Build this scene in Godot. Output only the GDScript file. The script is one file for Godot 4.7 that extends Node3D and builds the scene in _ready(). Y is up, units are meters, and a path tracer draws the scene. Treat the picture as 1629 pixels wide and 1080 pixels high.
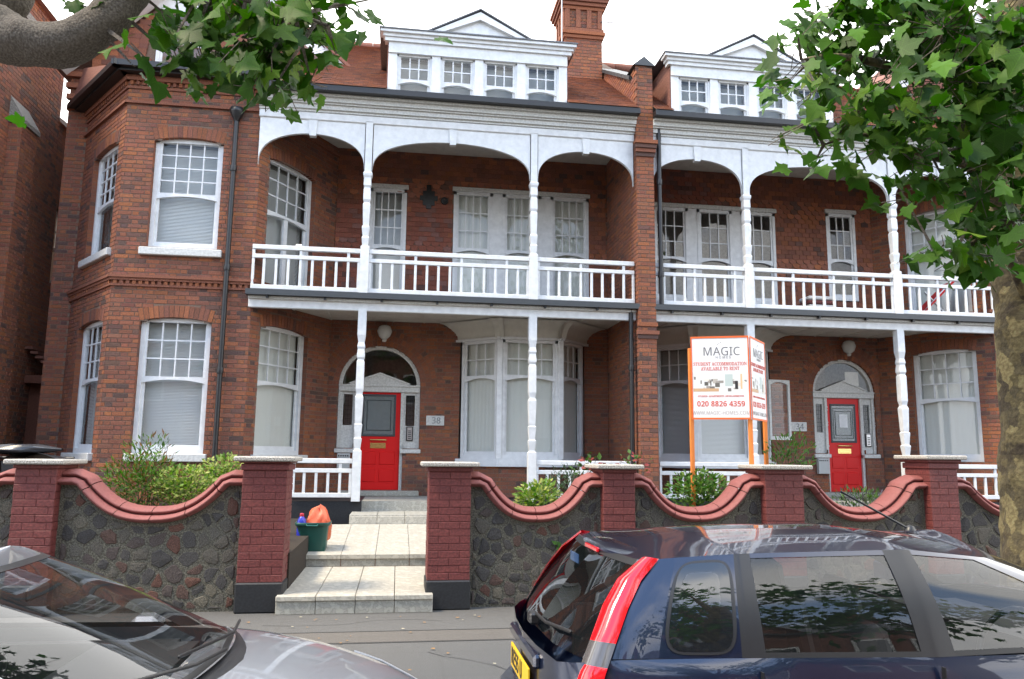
extends Node3D

const CAM := Vector3(0, 1.6, 0)
var rng := RandomNumberGenerator.new()
var M := {}
var TX := {}

# ------------------------------------------------------------------ mesh builder
class MB:
	var v := PackedVector3Array()
	var n := PackedVector3Array()
	var c := PackedColorArray()
	var col := Color(1, 1, 1)
	func tri(a: Vector3, b: Vector3, d: Vector3):
		var nn := (b - a).cross(d - a).normalized()
		v.append(a); v.append(d); v.append(b)
		for k in 3:
			n.append(nn); c.append(col)
	func quad(a: Vector3, b: Vector3, d: Vector3, e: Vector3):
		var nn := (b - a).cross(e - a)
		if nn.length_squared() < 1e-16: nn = (d - b).cross(e - b)
		nn = nn.normalized()
		v.append(a); v.append(d); v.append(b); v.append(a); v.append(e); v.append(d)
		for k in 6:
			n.append(nn); c.append(col)
	func box(lo: Vector3, hi: Vector3, xf := Transform3D.IDENTITY):
		var p := []
		for k in 8:
			p.append(xf * Vector3(hi.x if k & 1 else lo.x, hi.y if k & 2 else lo.y, hi.z if k & 4 else lo.z))
		quad(p[4], p[5], p[7], p[6]); quad(p[1], p[0], p[2], p[3])
		quad(p[5], p[1], p[3], p[7]); quad(p[0], p[4], p[6], p[2])
		quad(p[6], p[7], p[3], p[2]); quad(p[0], p[1], p[5], p[4])
	# box with chamfered front edges (front = +z)
	func cbox(lo: Vector3, hi: Vector3, b: float, xf := Transform3D.IDENTITY):
		var zf := hi.z; var zb := hi.z - b
		var o := [Vector3(lo.x, lo.y, zb), Vector3(hi.x, lo.y, zb), Vector3(hi.x, hi.y, zb), Vector3(lo.x, hi.y, zb)]
		var i := [Vector3(lo.x + b, lo.y + b, zf), Vector3(hi.x - b, lo.y + b, zf), Vector3(hi.x - b, hi.y - b, zf), Vector3(lo.x + b, hi.y - b, zf)]
		var q := [Vector3(lo.x, lo.y, lo.z), Vector3(hi.x, lo.y, lo.z), Vector3(hi.x, hi.y, lo.z), Vector3(lo.x, hi.y, lo.z)]
		quad(xf * i[0], xf * i[1], xf * i[2], xf * i[3])
		for k in 4:
			var j := (k + 1) % 4
			quad(xf * o[k], xf * o[j], xf * i[j], xf * i[k])
			quad(xf * q[k], xf * q[j], xf * o[j], xf * o[k])
		quad(xf * q[1], xf * q[0], xf * q[3], xf * q[2])
	# band in the xy plane between lower curve and upper curve, z0 (back) to z1 (front)
	func strip(xs: Array, yb: Array, yt: Array, z0: float, z1: float, xf := Transform3D.IDENTITY):
		var m := xs.size()
		for k in m - 1:
			var a := Vector3(xs[k], yb[k], z1); var b := Vector3(xs[k + 1], yb[k + 1], z1)
			var d := Vector3(xs[k + 1], yt[k + 1], z1); var e := Vector3(xs[k], yt[k], z1)
			var o := Vector3(0, 0, z0 - z1)
			quad(xf * a, xf * b, xf * d, xf * e)
			quad(xf * (b + o), xf * (a + o), xf * (e + o), xf * (d + o))
			quad(xf * (a + o), xf * (b + o), xf * b, xf * a)
			quad(xf * e, xf * d, xf * (d + o), xf * (e + o))
		var l := 0
		quad(xf * Vector3(xs[l], yb[l], z0), xf * Vector3(xs[l], yb[l], z1), xf * Vector3(xs[l], yt[l], z1), xf * Vector3(xs[l], yt[l], z0))
		l = m - 1
		quad(xf * Vector3(xs[l], yb[l], z1), xf * Vector3(xs[l], yb[l], z0), xf * Vector3(xs[l], yt[l], z0), xf * Vector3(xs[l], yt[l], z1))
	# convex-ish polygon (ccw seen from +z) extruded from z0 to z1
	func poly(pts: PackedVector2Array, z0: float, z1: float, xf := Transform3D.IDENTITY):
		var t := Geometry2D.triangulate_polygon(pts)
		for k in range(0, t.size(), 3):
			var a := pts[t[k]]; var b := pts[t[k + 1]]; var d := pts[t[k + 2]]
			if (b - a).cross(d - a) < 0:
				var s := b; b = d; d = s
			tri(xf * Vector3(a.x, a.y, z1), xf * Vector3(b.x, b.y, z1), xf * Vector3(d.x, d.y, z1))
		for k in pts.size():
			var a := pts[k]; var b := pts[(k + 1) % pts.size()]
			quad(xf * Vector3(a.x, a.y, z0), xf * Vector3(b.x, b.y, z0), xf * Vector3(b.x, b.y, z1), xf * Vector3(a.x, a.y, z1))
	# stack of square sections: rows of [y, half]
	func stack(rows: Array, cx: float, cz: float):
		for k in rows.size() - 1:
			var y0: float = rows[k][0]; var y1: float = rows[k + 1][0]
			var a: float = rows[k][1]; var b: float = rows[k + 1][1]
			var s := [Vector2(-1, 1), Vector2(1, 1), Vector2(1, -1), Vector2(-1, -1)]
			for j in 4:
				var p: Vector2 = s[j]; var q: Vector2 = s[(j + 1) % 4]
				quad(Vector3(cx + p.x * a, y0, cz + p.y * a), Vector3(cx + q.x * a, y0, cz + q.y * a), Vector3(cx + q.x * b, y1, cz + q.y * b), Vector3(cx + p.x * b, y1, cz + p.y * b))
	func mesh() -> ArrayMesh:
		var arr := []
		arr.resize(Mesh.ARRAY_MAX)
		arr[Mesh.ARRAY_VERTEX] = v; arr[Mesh.ARRAY_NORMAL] = n; arr[Mesh.ARRAY_COLOR] = c
		var m := ArrayMesh.new()
		m.add_surface_from_arrays(Mesh.PRIMITIVE_TRIANGLES, arr)
		return m

# smooth grid of points rows x cols -> ArrayMesh with smooth normals
func grid_mesh(P: Array, closed_u := false, closed_v := false, flip := false) -> ArrayMesh:
	var R := P.size(); var K: int = P[0].size()
	var v := PackedVector3Array(); var nn := PackedVector3Array(); var ix := PackedInt32Array()
	for r in R:
		for k in K: v.append(P[r][k])
	nn.resize(v.size())
	var rm := R if closed_v else R - 1
	var km := K if closed_u else K - 1
	for r in rm:
		for k in km:
			var a := r * K + k; var b := r * K + (k + 1) % K
			var d := ((r + 1) % R) * K + (k + 1) % K; var e := ((r + 1) % R) * K + k
			for t in [[a, b, d], [a, d, e]]:
				var fn := (v[t[1]] - v[t[0]]).cross(v[t[2]] - v[t[0]])
				if flip: fn = -fn
				for q in 3: nn[t[q]] += fn
				if flip: ix.append_array(PackedInt32Array([t[0], t[1], t[2]]))
				else: ix.append_array(PackedInt32Array([t[0], t[2], t[1]]))
	for k in nn.size(): nn[k] = nn[k].normalized() if nn[k].length() > 1e-12 else Vector3.UP
	var arr := []
	arr.resize(Mesh.ARRAY_MAX)
	arr[Mesh.ARRAY_VERTEX] = v; arr[Mesh.ARRAY_NORMAL] = nn; arr[Mesh.ARRAY_INDEX] = ix
	var m := ArrayMesh.new()
	m.add_surface_from_arrays(Mesh.PRIMITIVE_TRIANGLES, arr)
	return m

func tube_mesh(path: Array, rad: Array, sides := 8, bump := 0.0) -> ArrayMesh:
	var P := []
	var nz := FastNoiseLite.new()
	nz.seed = 77; nz.frequency = 3.2; nz.fractal_octaves = 4; nz.fractal_gain = 0.6
	var prev := Vector3.ZERO
	for k in path.size():
		var t: Vector3 = (path[min(k + 1, path.size() - 1)] - path[max(k - 1, 0)]).normalized()
		var a := t.cross(Vector3(0.13, 0.2, 0.97))
		if a.length() < 0.1: a = t.cross(Vector3.RIGHT)
		a = a.normalized()
		if prev != Vector3.ZERO:
			a = (prev - t * prev.dot(t)).normalized()
		prev = a
		var b := t.cross(a)
		var row := []
		for s in sides:
			var w := TAU * s / sides
			var rr: float = rad[k]
			if bump > 0.0:
				var q: Vector3 = path[k] + (a * cos(w) + b * sin(w)) * rr
				rr *= 1.0 + bump * (0.5 * sin(w * 2.0 + q.y * 3.0) + 0.4 * sin(w * 3.0 - q.x * 4.0 + 1.0)) + bump * 2.2 * nz.get_noise_3dv(q)
			row.append(path[k] + (a * cos(w) + b * sin(w)) * rr)
		P.append(row)
	var c0 := []; var c1 := []
	for s in sides:
		c0.append(path[0]); c1.append(path[path.size() - 1])
	P.push_front(c0); P.append(c1)
	return grid_mesh(P, true, false, false)

func lathe_mesh(prof: Array, sides := 20) -> ArrayMesh:   # rows [y, r]
	var P := []
	for p in prof:
		var row := []
		for s in sides:
			row.append(Vector3(cos(TAU * s / sides) * p[1], p[0], -sin(TAU * s / sides) * p[1]))
		P.append(row)
	return grid_mesh(P, true)

# ------------------------------------------------------------------ scene helpers
func put(mesh: Mesh, called: String, mat: Material, parent: Node, xf := Transform3D.IDENTITY) -> MeshInstance3D:
	var o := MeshInstance3D.new()
	o.mesh = mesh; o.name = called; o.material_override = mat; o.transform = xf
	parent.add_child(o, true)
	return o

func numbered(called: String) -> String:
	if not has_node(NodePath(called)): return called
	var k := 1
	while has_node(NodePath("%s_%03d" % [called, k])): k += 1
	return "%s_%03d" % [called, k]

func tag(o: Node, label: String, category: String, group := "", kind := ""):
	o.set_meta("label", label)
	if category != "": o.set_meta("category", category)
	if group != "": o.set_meta("group", group)
	if kind != "": o.set_meta("kind", kind)

func thing(called: String, label: String, category: String, at := Vector3.ZERO, group := "") -> Node3D:
	var o := Node3D.new()
	o.name = numbered(called)
	add_child(o)
	o.position = at
	tag(o, label, category, group)
	return o

func structure(mesh: Mesh, called: String, mat: Material, label := "") -> MeshInstance3D:
	var o := put(mesh, numbered(called), mat, self)
	o.set_meta("kind", "structure")
	if label != "": o.set_meta("label", label)
	return o

func part(mb: MB, called: String, mat: Material, parent: Node, xf := Transform3D.IDENTITY) -> MeshInstance3D:
	return put(mb.mesh(), called, mat, parent, xf)

func boxpart(lo: Vector3, hi: Vector3, called: String, mat: Material, parent: Node, bevel := 0.0) -> MeshInstance3D:
	var c := (lo + hi) / 2
	var mb := MB.new()
	if bevel > 0.0: bevel_box(mb, lo - c, hi - c, bevel)
	else: mb.box(lo - c, hi - c)
	return put(mb.mesh(), called, mat, parent, Transform3D(Basis(), c))

func bevel_box(mb: MB, lo: Vector3, hi: Vector3, b: float):
	# all twelve edges chamfered
	var x := [lo.x, lo.x + b, hi.x - b, hi.x]; var y := [lo.y, lo.y + b, hi.y - b, hi.y]; var z := [lo.z, lo.z + b, hi.z - b, hi.z]
	for s in [0, 1]:
		var X: float = x[3] if s else x[0]; var Y: float = y[3] if s else y[0]; var Z: float = z[3] if s else z[0]
		var f := [[Vector3(X, y[1], z[2]), Vector3(X, y[1], z[1]), Vector3(X, y[2], z[1]), Vector3(X, y[2], z[2])],
			[Vector3(x[1], Y, z[2]), Vector3(x[2], Y, z[2]), Vector3(x[2], Y, z[1]), Vector3(x[1], Y, z[1])],
			[Vector3(x[1], y[1], Z), Vector3(x[2], y[1], Z), Vector3(x[2], y[2], Z), Vector3(x[1], y[2], Z)]]
		for q in f: _oq(mb, (lo + hi) / 2, q[0], q[1], q[2], q[3])
	var cx := (lo.x + hi.x) / 2; var cy := (lo.y + hi.y) / 2; var cz := (lo.z + hi.z) / 2
	var mid := Vector3(cx, cy, cz)
	for sa in [0, 3]:
		for sb in [0, 3]:
			var ia: int = 1 if sa == 0 else 2; var ib: int = 1 if sb == 0 else 2
			_oq(mb, mid, Vector3(x[sa], y[ib], z[1]), Vector3(x[sa], y[ib], z[2]), Vector3(x[ia], y[sb], z[2]), Vector3(x[ia], y[sb], z[1]))
			_oq(mb, mid, Vector3(x[sa], y[1], z[ib]), Vector3(x[sa], y[2], z[ib]), Vector3(x[ia], y[2], z[sb]), Vector3(x[ia], y[1], z[sb]))
			_oq(mb, mid, Vector3(x[1], y[sa], z[ib]), Vector3(x[2], y[sa], z[ib]), Vector3(x[2], y[ia], z[sb]), Vector3(x[1], y[ia], z[sb]))
			for sc in [0, 3]:
				var ic: int = 1 if sc == 0 else 2
				var a := Vector3(x[sa], y[ib], z[ic]); var b2 := Vector3(x[ia], y[sb], z[ic]); var d := Vector3(x[ia], y[ib], z[sc])
				if (b2 - a).cross(d - a).dot(a - mid) < 0: mb.tri(a, d, b2)
				else: mb.tri(a, b2, d)

func _oq(mb: MB, mid: Vector3, a: Vector3, b: Vector3, d: Vector3, e: Vector3):
	if (b - a).cross(d - a).dot(a + d - mid * 2.0) < 0: mb.quad(a, e, d, b)
	else: mb.quad(a, b, d, e)

# ------------------------------------------------------------------ materials
func noise_image(size: int, freq: float, oct: int, lo: float, hi: float, seed_: int, kind := FastNoiseLite.TYPE_SIMPLEX_SMOOTH, gain := 0.5) -> Image:
	var f := FastNoiseLite.new()
	f.noise_type = kind; f.seed = seed_; f.frequency = freq
	f.fractal_type = FastNoiseLite.FRACTAL_FBM if oct > 1 else FastNoiseLite.FRACTAL_NONE
	f.fractal_octaves = oct; f.fractal_gain = gain
	var im := f.get_seamless_image(size, size)
	im.convert(Image.FORMAT_RGB8)
	for y in size:
		for x in size:
			var t := im.get_pixel(x, y).r
			var k := lerpf(lo, hi, t)
			im.set_pixel(x, y, Color(k, k, k))
	return im

func tint_image(size: int, a: Color, b: Color, freq: float, oct: int, seed_: int, sharp := 1.0) -> Image:
	var im := noise_image(size, freq, oct, 0.0, 1.0, seed_)
	for y in size:
		for x in size:
			var t := clampf((im.get_pixel(x, y).r - 0.5) * sharp + 0.5, 0, 1)
			im.set_pixel(x, y, a.lerp(b, t))
	return im

func tex(im: Image) -> ImageTexture:
	im.generate_mipmaps()
	return ImageTexture.create_from_image(im)

func normal_tex(im: Image, s: float) -> ImageTexture:
	var k := im.duplicate()
	k.convert(Image.FORMAT_RGBA8)
	k.bump_map_to_normal_map(s)
	return ImageTexture.create_from_image(k)

func lin(r: float, g: float, b: float) -> Color:
	return Color(r, g, b).linear_to_srgb()

func mat(r: float, g: float, b: float, rough := 0.7, o := {}) -> StandardMaterial3D:
	var m := StandardMaterial3D.new()
	m.albedo_color = lin(r, g, b)
	m.roughness = rough
	if o.has("tex"):
		m.albedo_texture = TX[o.tex]
		m.uv1_triplanar = true; m.uv1_world_triplanar = o.get("world", true)
		m.uv1_scale = Vector3.ONE * o.get("scale", 1.0)
	if o.has("nrm"):
		m.normal_enabled = true; m.normal_texture = TX[o.nrm]; m.normal_scale = o.get("ns", 1.0)
		m.uv1_triplanar = true; m.uv1_world_triplanar = o.get("world", true)
		m.uv1_scale = Vector3.ONE * o.get("scale", 1.0)
	if o.get("vc", false): m.vertex_color_use_as_albedo = true
	if o.has("metal"): m.metallic = o.metal
	if o.has("spec"): m.metallic_specular = o.spec
	if o.has("coat"):
		m.clearcoat_enabled = true; m.clearcoat = o.coat; m.clearcoat_roughness = o.get("coat_rough", 0.03)
	if o.has("back"):
		m.backlight_enabled = true; m.backlight = o.back
	if o.has("alpha"):
		m.transparency = BaseMaterial3D.TRANSPARENCY_ALPHA
		m.albedo_color.a = o.alpha
	m.cull_mode = BaseMaterial3D.CULL_DISABLED
	return m

func make_materials():
	TX.grain = tex(noise_image(512, 0.03, 5, 0.62, 1.0, 3))
	TX.fine = tex(noise_image(512, 0.12, 4, 0.72, 1.0, 5))
	TX.blotch = tex(noise_image(512, 0.012, 5, 0.90, 1.0, 9, FastNoiseLite.TYPE_SIMPLEX_SMOOTH, 0.6))
	TX.soft = tex(noise_image(512, 0.03, 5, 0.82, 1.0, 4))
	TX.n_fine = normal_tex(noise_image(512, 0.1, 4, 0.0, 1.0, 15), 3.0)
	TX.n_coarse = normal_tex(noise_image(512, 0.025, 5, 0.0, 1.0, 17), 5.0)
	var asp := noise_image(512, 0.2, 3, 0.0, 1.0, 21)
	for y in 512:
		for x in 512:
			var t: float = asp.get_pixel(x, y).r
			var k := 0.62 + 0.25 * t + (0.3 if t > 0.68 else 0.0)
			asp.set_pixel(x, y, Color(k, k * 0.985, k * 0.96))
	TX.asphalt = tex(asp)
	var cell := FastNoiseLite.new()
	cell.noise_type = FastNoiseLite.TYPE_CELLULAR; cell.seed = 31; cell.frequency = 0.028; cell.fractal_type = FastNoiseLite.FRACTAL_NONE
	cell.cellular_return_type = FastNoiseLite.RETURN_CELL_VALUE
	cell.domain_warp_enabled = true; cell.domain_warp_amplitude = 26.0; cell.domain_warp_frequency = 0.03
	var plates := cell.get_seamless_image(512, 512)
	plates.convert(Image.FORMAT_RGB8)
	var rough := noise_image(512, 0.06, 5, 0.0, 1.0, 33)
	for y in 512:
		for x in 512:
			var t: float = plates.get_pixel(x, y).r
			var k := Color(0.50, 0.46, 0.40)
			if t > 0.80: k = Color(0.98, 0.93, 0.72)
			elif t > 0.55: k = Color(0.72, 0.68, 0.52)
			elif t > 0.3: k = Color(0.60, 0.57, 0.47)
			var g: float = 0.72 + 0.5 * rough.get_pixel(x, y).r
			plates.set_pixel(x, y, Color(minf(k.r * g, 1), minf(k.g * g, 1), minf(k.b * g, 1)))
	TX.bark = tex(plates)
	TX.stone = tex(tint_image(512, Color(0.6, 0.58, 0.56), Color(1, 1, 1), 0.05, 5, 37, 1.8))
	var mar := noise_image(512, 0.014, 5, 0, 1, 41)
	for y in 512:
		for x in 512:
			var t: float = mar.get_pixel(x, y).r
			var k := 0.97 - 0.10 * clampf(1.0 - absf(t - 0.5) * 7.0, 0, 1) - 0.12 * t
			mar.set_pixel(x, y, Color(k, k * 0.985, k * 0.955))
	TX.slab = tex(mar)
	var vein := Image.create(128, 128, false, Image.FORMAT_RGB8)
	for y in 128:
		for x in 128:
			var p := Vector2((x / 127.0 - 0.5) * 1.3, 1.0 - y / 127.0)
			var t := 0.84
			for tip in [Vector2(0, 1.0), Vector2(0.62, 0.47), Vector2(-0.62, 0.47), Vector2(0.45, 0.06), Vector2(-0.45, 0.06)]:
				var q := Geometry2D.get_closest_point_to_segment(p, Vector2(0, 0.08), tip)
				t = maxf(t, 1.0 - q.distance_to(p) * 9.0)
			t -= 0.05 * (0.5 + 0.5 * sin((p.y + absf(p.x) * 0.8) * 60.0))
			vein.set_pixel(x, y, Color(t, t, t * 0.92))
	TX.vein = tex(vein)
	M.brick = mat(1, 1, 1, 0.9, {tex = "grain", nrm = "n_fine", ns = 0.5, scale = 2.6, vc = true})
	M.mortar = mat(0.27, 0.185, 0.135, 0.95, {tex = "grain", scale = 3.0})
	M.tile = mat(1, 1, 1, 0.85, {tex = "grain", nrm = "n_fine", ns = 0.4, scale = 3.0, vc = true})
	M.white = mat(0.74, 0.75, 0.75, 0.42, {tex = "blotch", scale = 0.9})
	M.white_old = mat(0.66, 0.66, 0.63, 0.5, {tex = "soft", scale = 1.3})
	M.cream = mat(0.62, 0.60, 0.53, 0.6, {tex = "blotch", scale = 0.8})
	M.red_door = mat(0.62, 0.012, 0.012, 0.38, {spec = 0.35})
	M.black = mat(0.012, 0.012, 0.013, 0.4)
	M.black_paint = mat(0.022, 0.024, 0.028, 0.55, {tex = "grain", scale = 2.0})
	M.lead = mat(0.16, 0.17, 0.19, 0.5, {tex = "grain", scale = 2.0})
	M.slate = mat(0.045, 0.05, 0.055, 0.5)
	M.glass = mat(0.05, 0.055, 0.055, 0.0, {alpha = 0.06, spec = 0.6})
	M.blind = mat(0.66, 0.68, 0.66, 0.6)
	M.curtain = mat(0.60, 0.62, 0.57, 0.8)
	M.plaster = mat(0.50, 0.47, 0.41, 0.9, {tex = "soft", scale = 0.7})
	M.brass = mat(0.75, 0.52, 0.2, 0.25, {metal = 0.9})
	M.steel = mat(0.6, 0.6, 0.6, 0.3, {metal = 0.9})
	M.pier = mat(0.225, 0.050, 0.045, 0.62, {tex = "grain", nrm = "n_coarse", ns = 0.35, scale = 2.2})
	M.pier_b = mat(0.21, 0.047, 0.042, 0.66, {tex = "grain", nrm = "n_coarse", ns = 0.4, scale = 2.6})
	M.pier_c = mat(0.24, 0.055, 0.048, 0.62, {tex = "grain", nrm = "n_coarse", ns = 0.35, scale = 1.9})
	M.coping = mat(0.28, 0.088, 0.078, 0.72, {tex = "soft", nrm = "n_coarse", ns = 0.25, scale = 1.6})
	M.capstone = mat(0.62, 0.60, 0.55, 0.75, {tex = "stone", scale = 2.2})
	M.slab = mat(0.54, 0.525, 0.475, 0.7, {tex = "slab", scale = 1.1})
	M.slab_old = mat(0.42, 0.42, 0.39, 0.8, {tex = "slab", scale = 1.6})
	M.rubble_mortar = mat(0.165, 0.155, 0.12, 0.95, {tex = "stone", nrm = "n_coarse", ns = 0.8, scale = 1.8})
	M.asphalt = mat(0.17, 0.17, 0.168, 0.9, {tex = "asphalt", nrm = "n_fine", ns = 0.5, scale = 1.4})
	M.asphalt_b = mat(0.185, 0.172, 0.158, 0.9, {tex = "asphalt", nrm = "n_fine", ns = 0.5, scale = 1.7})
	M.road = mat(0.11, 0.11, 0.112, 0.9, {tex = "asphalt", scale = 0.9})
	M.kerb = mat(0.30, 0.29, 0.27, 0.85, {tex = "stone", scale = 1.5})
	M.soil = mat(0.05, 0.036, 0.024, 1.0, {tex = "grain", scale = 2.0})
	M.bark = mat(0.24, 0.21, 0.165, 0.9, {tex = "bark", nrm = "n_coarse", ns = 1.2, scale = 0.9})
	M.bark_dark = mat(0.17, 0.145, 0.115, 0.95, {tex = "stone", nrm = "n_coarse", ns = 1.6, scale = 2.6})
	M.orange = mat(0.70, 0.21, 0.035, 0.55)
	M.terra = mat(0.33, 0.135, 0.092, 0.85, {tex = "grain", scale = 2.4})

# ------------------------------------------------------------------ brickwork
const TONES := [Color(0.36, 0.130, 0.072), Color(0.33, 0.122, 0.074), Color(0.285, 0.11, 0.072), Color(0.40, 0.14, 0.066),
	Color(0.42, 0.145, 0.06), Color(0.19, 0.095, 0.072), Color(0.15, 0.085, 0.07), Color(0.32, 0.13, 0.082)]
const TONE_W := [26, 26, 18, 14, 7, 6, 2, 7]
var brick_mesh: ArrayMesh
var brick_mats := []
var tile_mats := []
var W := {}          # collectors of the house under construction

var weather: FastNoiseLite
func pick_tone(warm := 0.0, at_ := Vector3.ZERO) -> int:
	if weather == null:
		weather = FastNoiseLite.new()
		weather.seed = 5; weather.frequency = 0.55; weather.fractal_octaves = 3
	if at_ != Vector3.ZERO:
		var q := weather.get_noise_3dv(at_)
		if q > 0.16 and rng.randf() < 0.5: return [2, 5, 1, 6][rng.randi_range(0, 3)]
		if q < -0.2 and rng.randf() < 0.35: return [3, 7, 4][rng.randi_range(0, 2)]
	var t := rng.randi_range(0, 105)
	for k in 8:
		t -= TONE_W[k]
		if t < 0:
			if warm > 0.0 and (k == 2 or k >= 5) and rng.randf() < warm: return 3
			return k
	return 0

func start_house():
	W = {bricks = [], mb = MB.new(), mortar = MB.new(), tiles = [], tmb = MB.new()}

# wall plane: O = foot of the wall at u 0, U along, N outward. openings: {u0,u1,y0,y1,rise,depth}; interval(y) gives what is cut away
func cut_at(op: Dictionary, y: float, deep := true) -> Vector2:
	if y < op.y0 or op.get("skip", false): return Vector2(1, 0)
	var hw: float = (op.u1 - op.u0) / 2; var cu: float = (op.u0 + op.u1) / 2
	var r: float = op.get("rise", 0.0); var dep: float = op.get("depth", 0.0) if deep else 0.0
	if r <= 0.001: 
		return Vector2(op.u0, op.u1) if y < op.y1 else Vector2(1, 0)
	var sy: float = op.y1 - r
	var R: float = (hw * hw + r * r) / (2 * r)
	var cy: float = op.y1 - R
	if y < sy: return Vector2(op.u0, op.u1)
	var RR := R + dep
	var d := y - cy
	if d >= RR: return Vector2(1, 0)
	var h := sqrt(RR * RR - d * d)
	if r < hw * 0.98: h = min(h, hw + (y - sy) * hw / (R - r))
	return Vector2(cu - h, cu + h)

func cut_spans(width: float, cuts: Array) -> Array:
	var spans := [Vector2(0, width)]
	for t in cuts:
		var nx := []
		for s in spans:
			if t.y <= s.x or t.x >= s.y: nx.append(s)
			else:
				if t.x > s.x + 0.005: nx.append(Vector2(s.x, t.x))
				if t.y < s.y - 0.005: nx.append(Vector2(t.y, s.y))
		spans = nx
	return spans

func brick_wall(O: Vector3, U: Vector3, N: Vector3, width: float, y0: float, y1: float, ops := [], warm := 0.0, single := true):
	var xf := Transform3D(Basis(U, Vector3.UP, N), Vector3(O.x, 0, O.z))
	var c := int(floor(y0 / 0.075 + 0.001))
	while c * 0.075 < y1 - 0.005:
		var ya: float = max(c * 0.075, y0); var yb: float = min((c + 1) * 0.075, y1)
		var ym := (ya + yb) / 2
		var cuts := []
		for op in ops:
			var t := cut_at(op, ym)
			if t.y > t.x: cuts.append(t)
		var flat := []
		for op in ops:
			var t := cut_at(op, ym, false)
			if t.y > t.x: flat.append(t)
		var spans := cut_spans(width, cuts)
		for s in cut_spans(width, flat):
			W.mortar.quad(xf * Vector3(s.x, ya, -0.007), xf * Vector3(s.y, ya, -0.007), xf * Vector3(s.y, yb, -0.007), xf * Vector3(s.x, yb, -0.007))
		# flemish bond
		var u := -0.337 + (0.0 if c % 2 == 0 else 0.169) + 0.0
		var k := 0
		while u < width:
			var L := 0.225 if k % 2 == 0 else 0.1125
			for s in spans:
				var a: float = max(u, s.x); var b: float = min(u + L, s.y)
				if b - a < 0.035: continue
				var tone := pick_tone(warm, xf * Vector3(a, ym, 0))
				var j := rng.randf_range(-0.002, 0.002)
				var ja := 0.0045 if a > s.x + 0.001 else 0.0
				var jb := 0.0045 if b < s.y - 0.001 else 0.0
				if single and L > 0.2 and b - a > 0.224 and yb - ya > 0.074:
					W.bricks.append([xf * Transform3D(Basis(), Vector3((a + b) / 2, ym, j)), tone])
				else:
					put_brick(W.mb, xf, a + ja, b - jb, ya + 0.005, yb - 0.005, j, tone)
			u += L
			k += 1
		c += 1
	# reveals of the openings
	for op in ops:
		if op.get("skip", false): continue
		var D: float = op.get("reveal", 0.11)
		var top: float = op.y1 - op.get("rise", 0.0)
		var y: float = op.y0
		while y < top - 0.01:
			var ye: float = min(y + 0.075, top)
			for s in [0, 1]:
				var uu: float = op.u0 if s == 0 else op.u1
				W.mb.col = TONES[pick_tone(warm)]
				var p := [xf * Vector3(uu, y + 0.004, -D), xf * Vector3(uu, y + 0.004, 0), xf * Vector3(uu, ye - 0.004, 0), xf * Vector3(uu, ye - 0.004, -D)]
				if s == 0: W.mb.quad(p[0], p[1], p[2], p[3])
				else: W.mb.quad(p[1], p[0], p[3], p[2])
			y += 0.075
		W.mortar.quad(xf * Vector3(op.u0 - 0.004, op.y0, -D), xf * Vector3(op.u0 - 0.004, op.y0, -0.008), xf * Vector3(op.u0 - 0.004, top, -0.008), xf * Vector3(op.u0 - 0.004, top, -D))
		W.mortar.quad(xf * Vector3(op.u1 + 0.004, op.y0, -D), xf * Vector3(op.u1 + 0.004, op.y0, -0.008), xf * Vector3(op.u1 + 0.004, top, -0.008), xf * Vector3(op.u1 + 0.004, top, -D))
		if op.get("rise", 0.0) > 0.0: voussoirs(xf, op, D)
		elif op.get("head", true):
			W.mortar.quad(xf * Vector3(op.u0, op.y1, -D), xf * Vector3(op.u1, op.y1, -D), xf * Vector3(op.u1, op.y1, 0), xf * Vector3(op.u0, op.y1, 0))

func put_brick(mb: MB, xf: Transform3D, a: float, b: float, ya: float, yb: float, j: float, tone: int):
	var t: Color = TONES[tone]
	var k := rng.randf_range(0.88, 1.12)
	mb.col = Color(t.r * k, t.g * k * rng.randf_range(0.93, 1.07), t.b * k)
	var z := j; var d := -0.012; var e := 0.003
	var i := [Vector3(a + e, ya + e, z), Vector3(b - e, ya + e, z), Vector3(b - e, yb - e, z), Vector3(a + e, yb - e, z)]
	var o := [Vector3(a, ya, d), Vector3(b, ya, d), Vector3(b, yb, d), Vector3(a, yb, d)]
	mb.quad(xf * i[0], xf * i[1], xf * i[2], xf * i[3])
	for q in 4:
		var r := (q + 1) % 4
		mb.quad(xf * o[q], xf * o[r], xf * i[r], xf * i[q])

func polar(xf: Transform3D, c: Vector2, rr: float, an: float, z: float) -> Vector3:
	return xf * Vector3(c.x + sin(an) * rr, c.y + cos(an) * rr, z)

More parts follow.
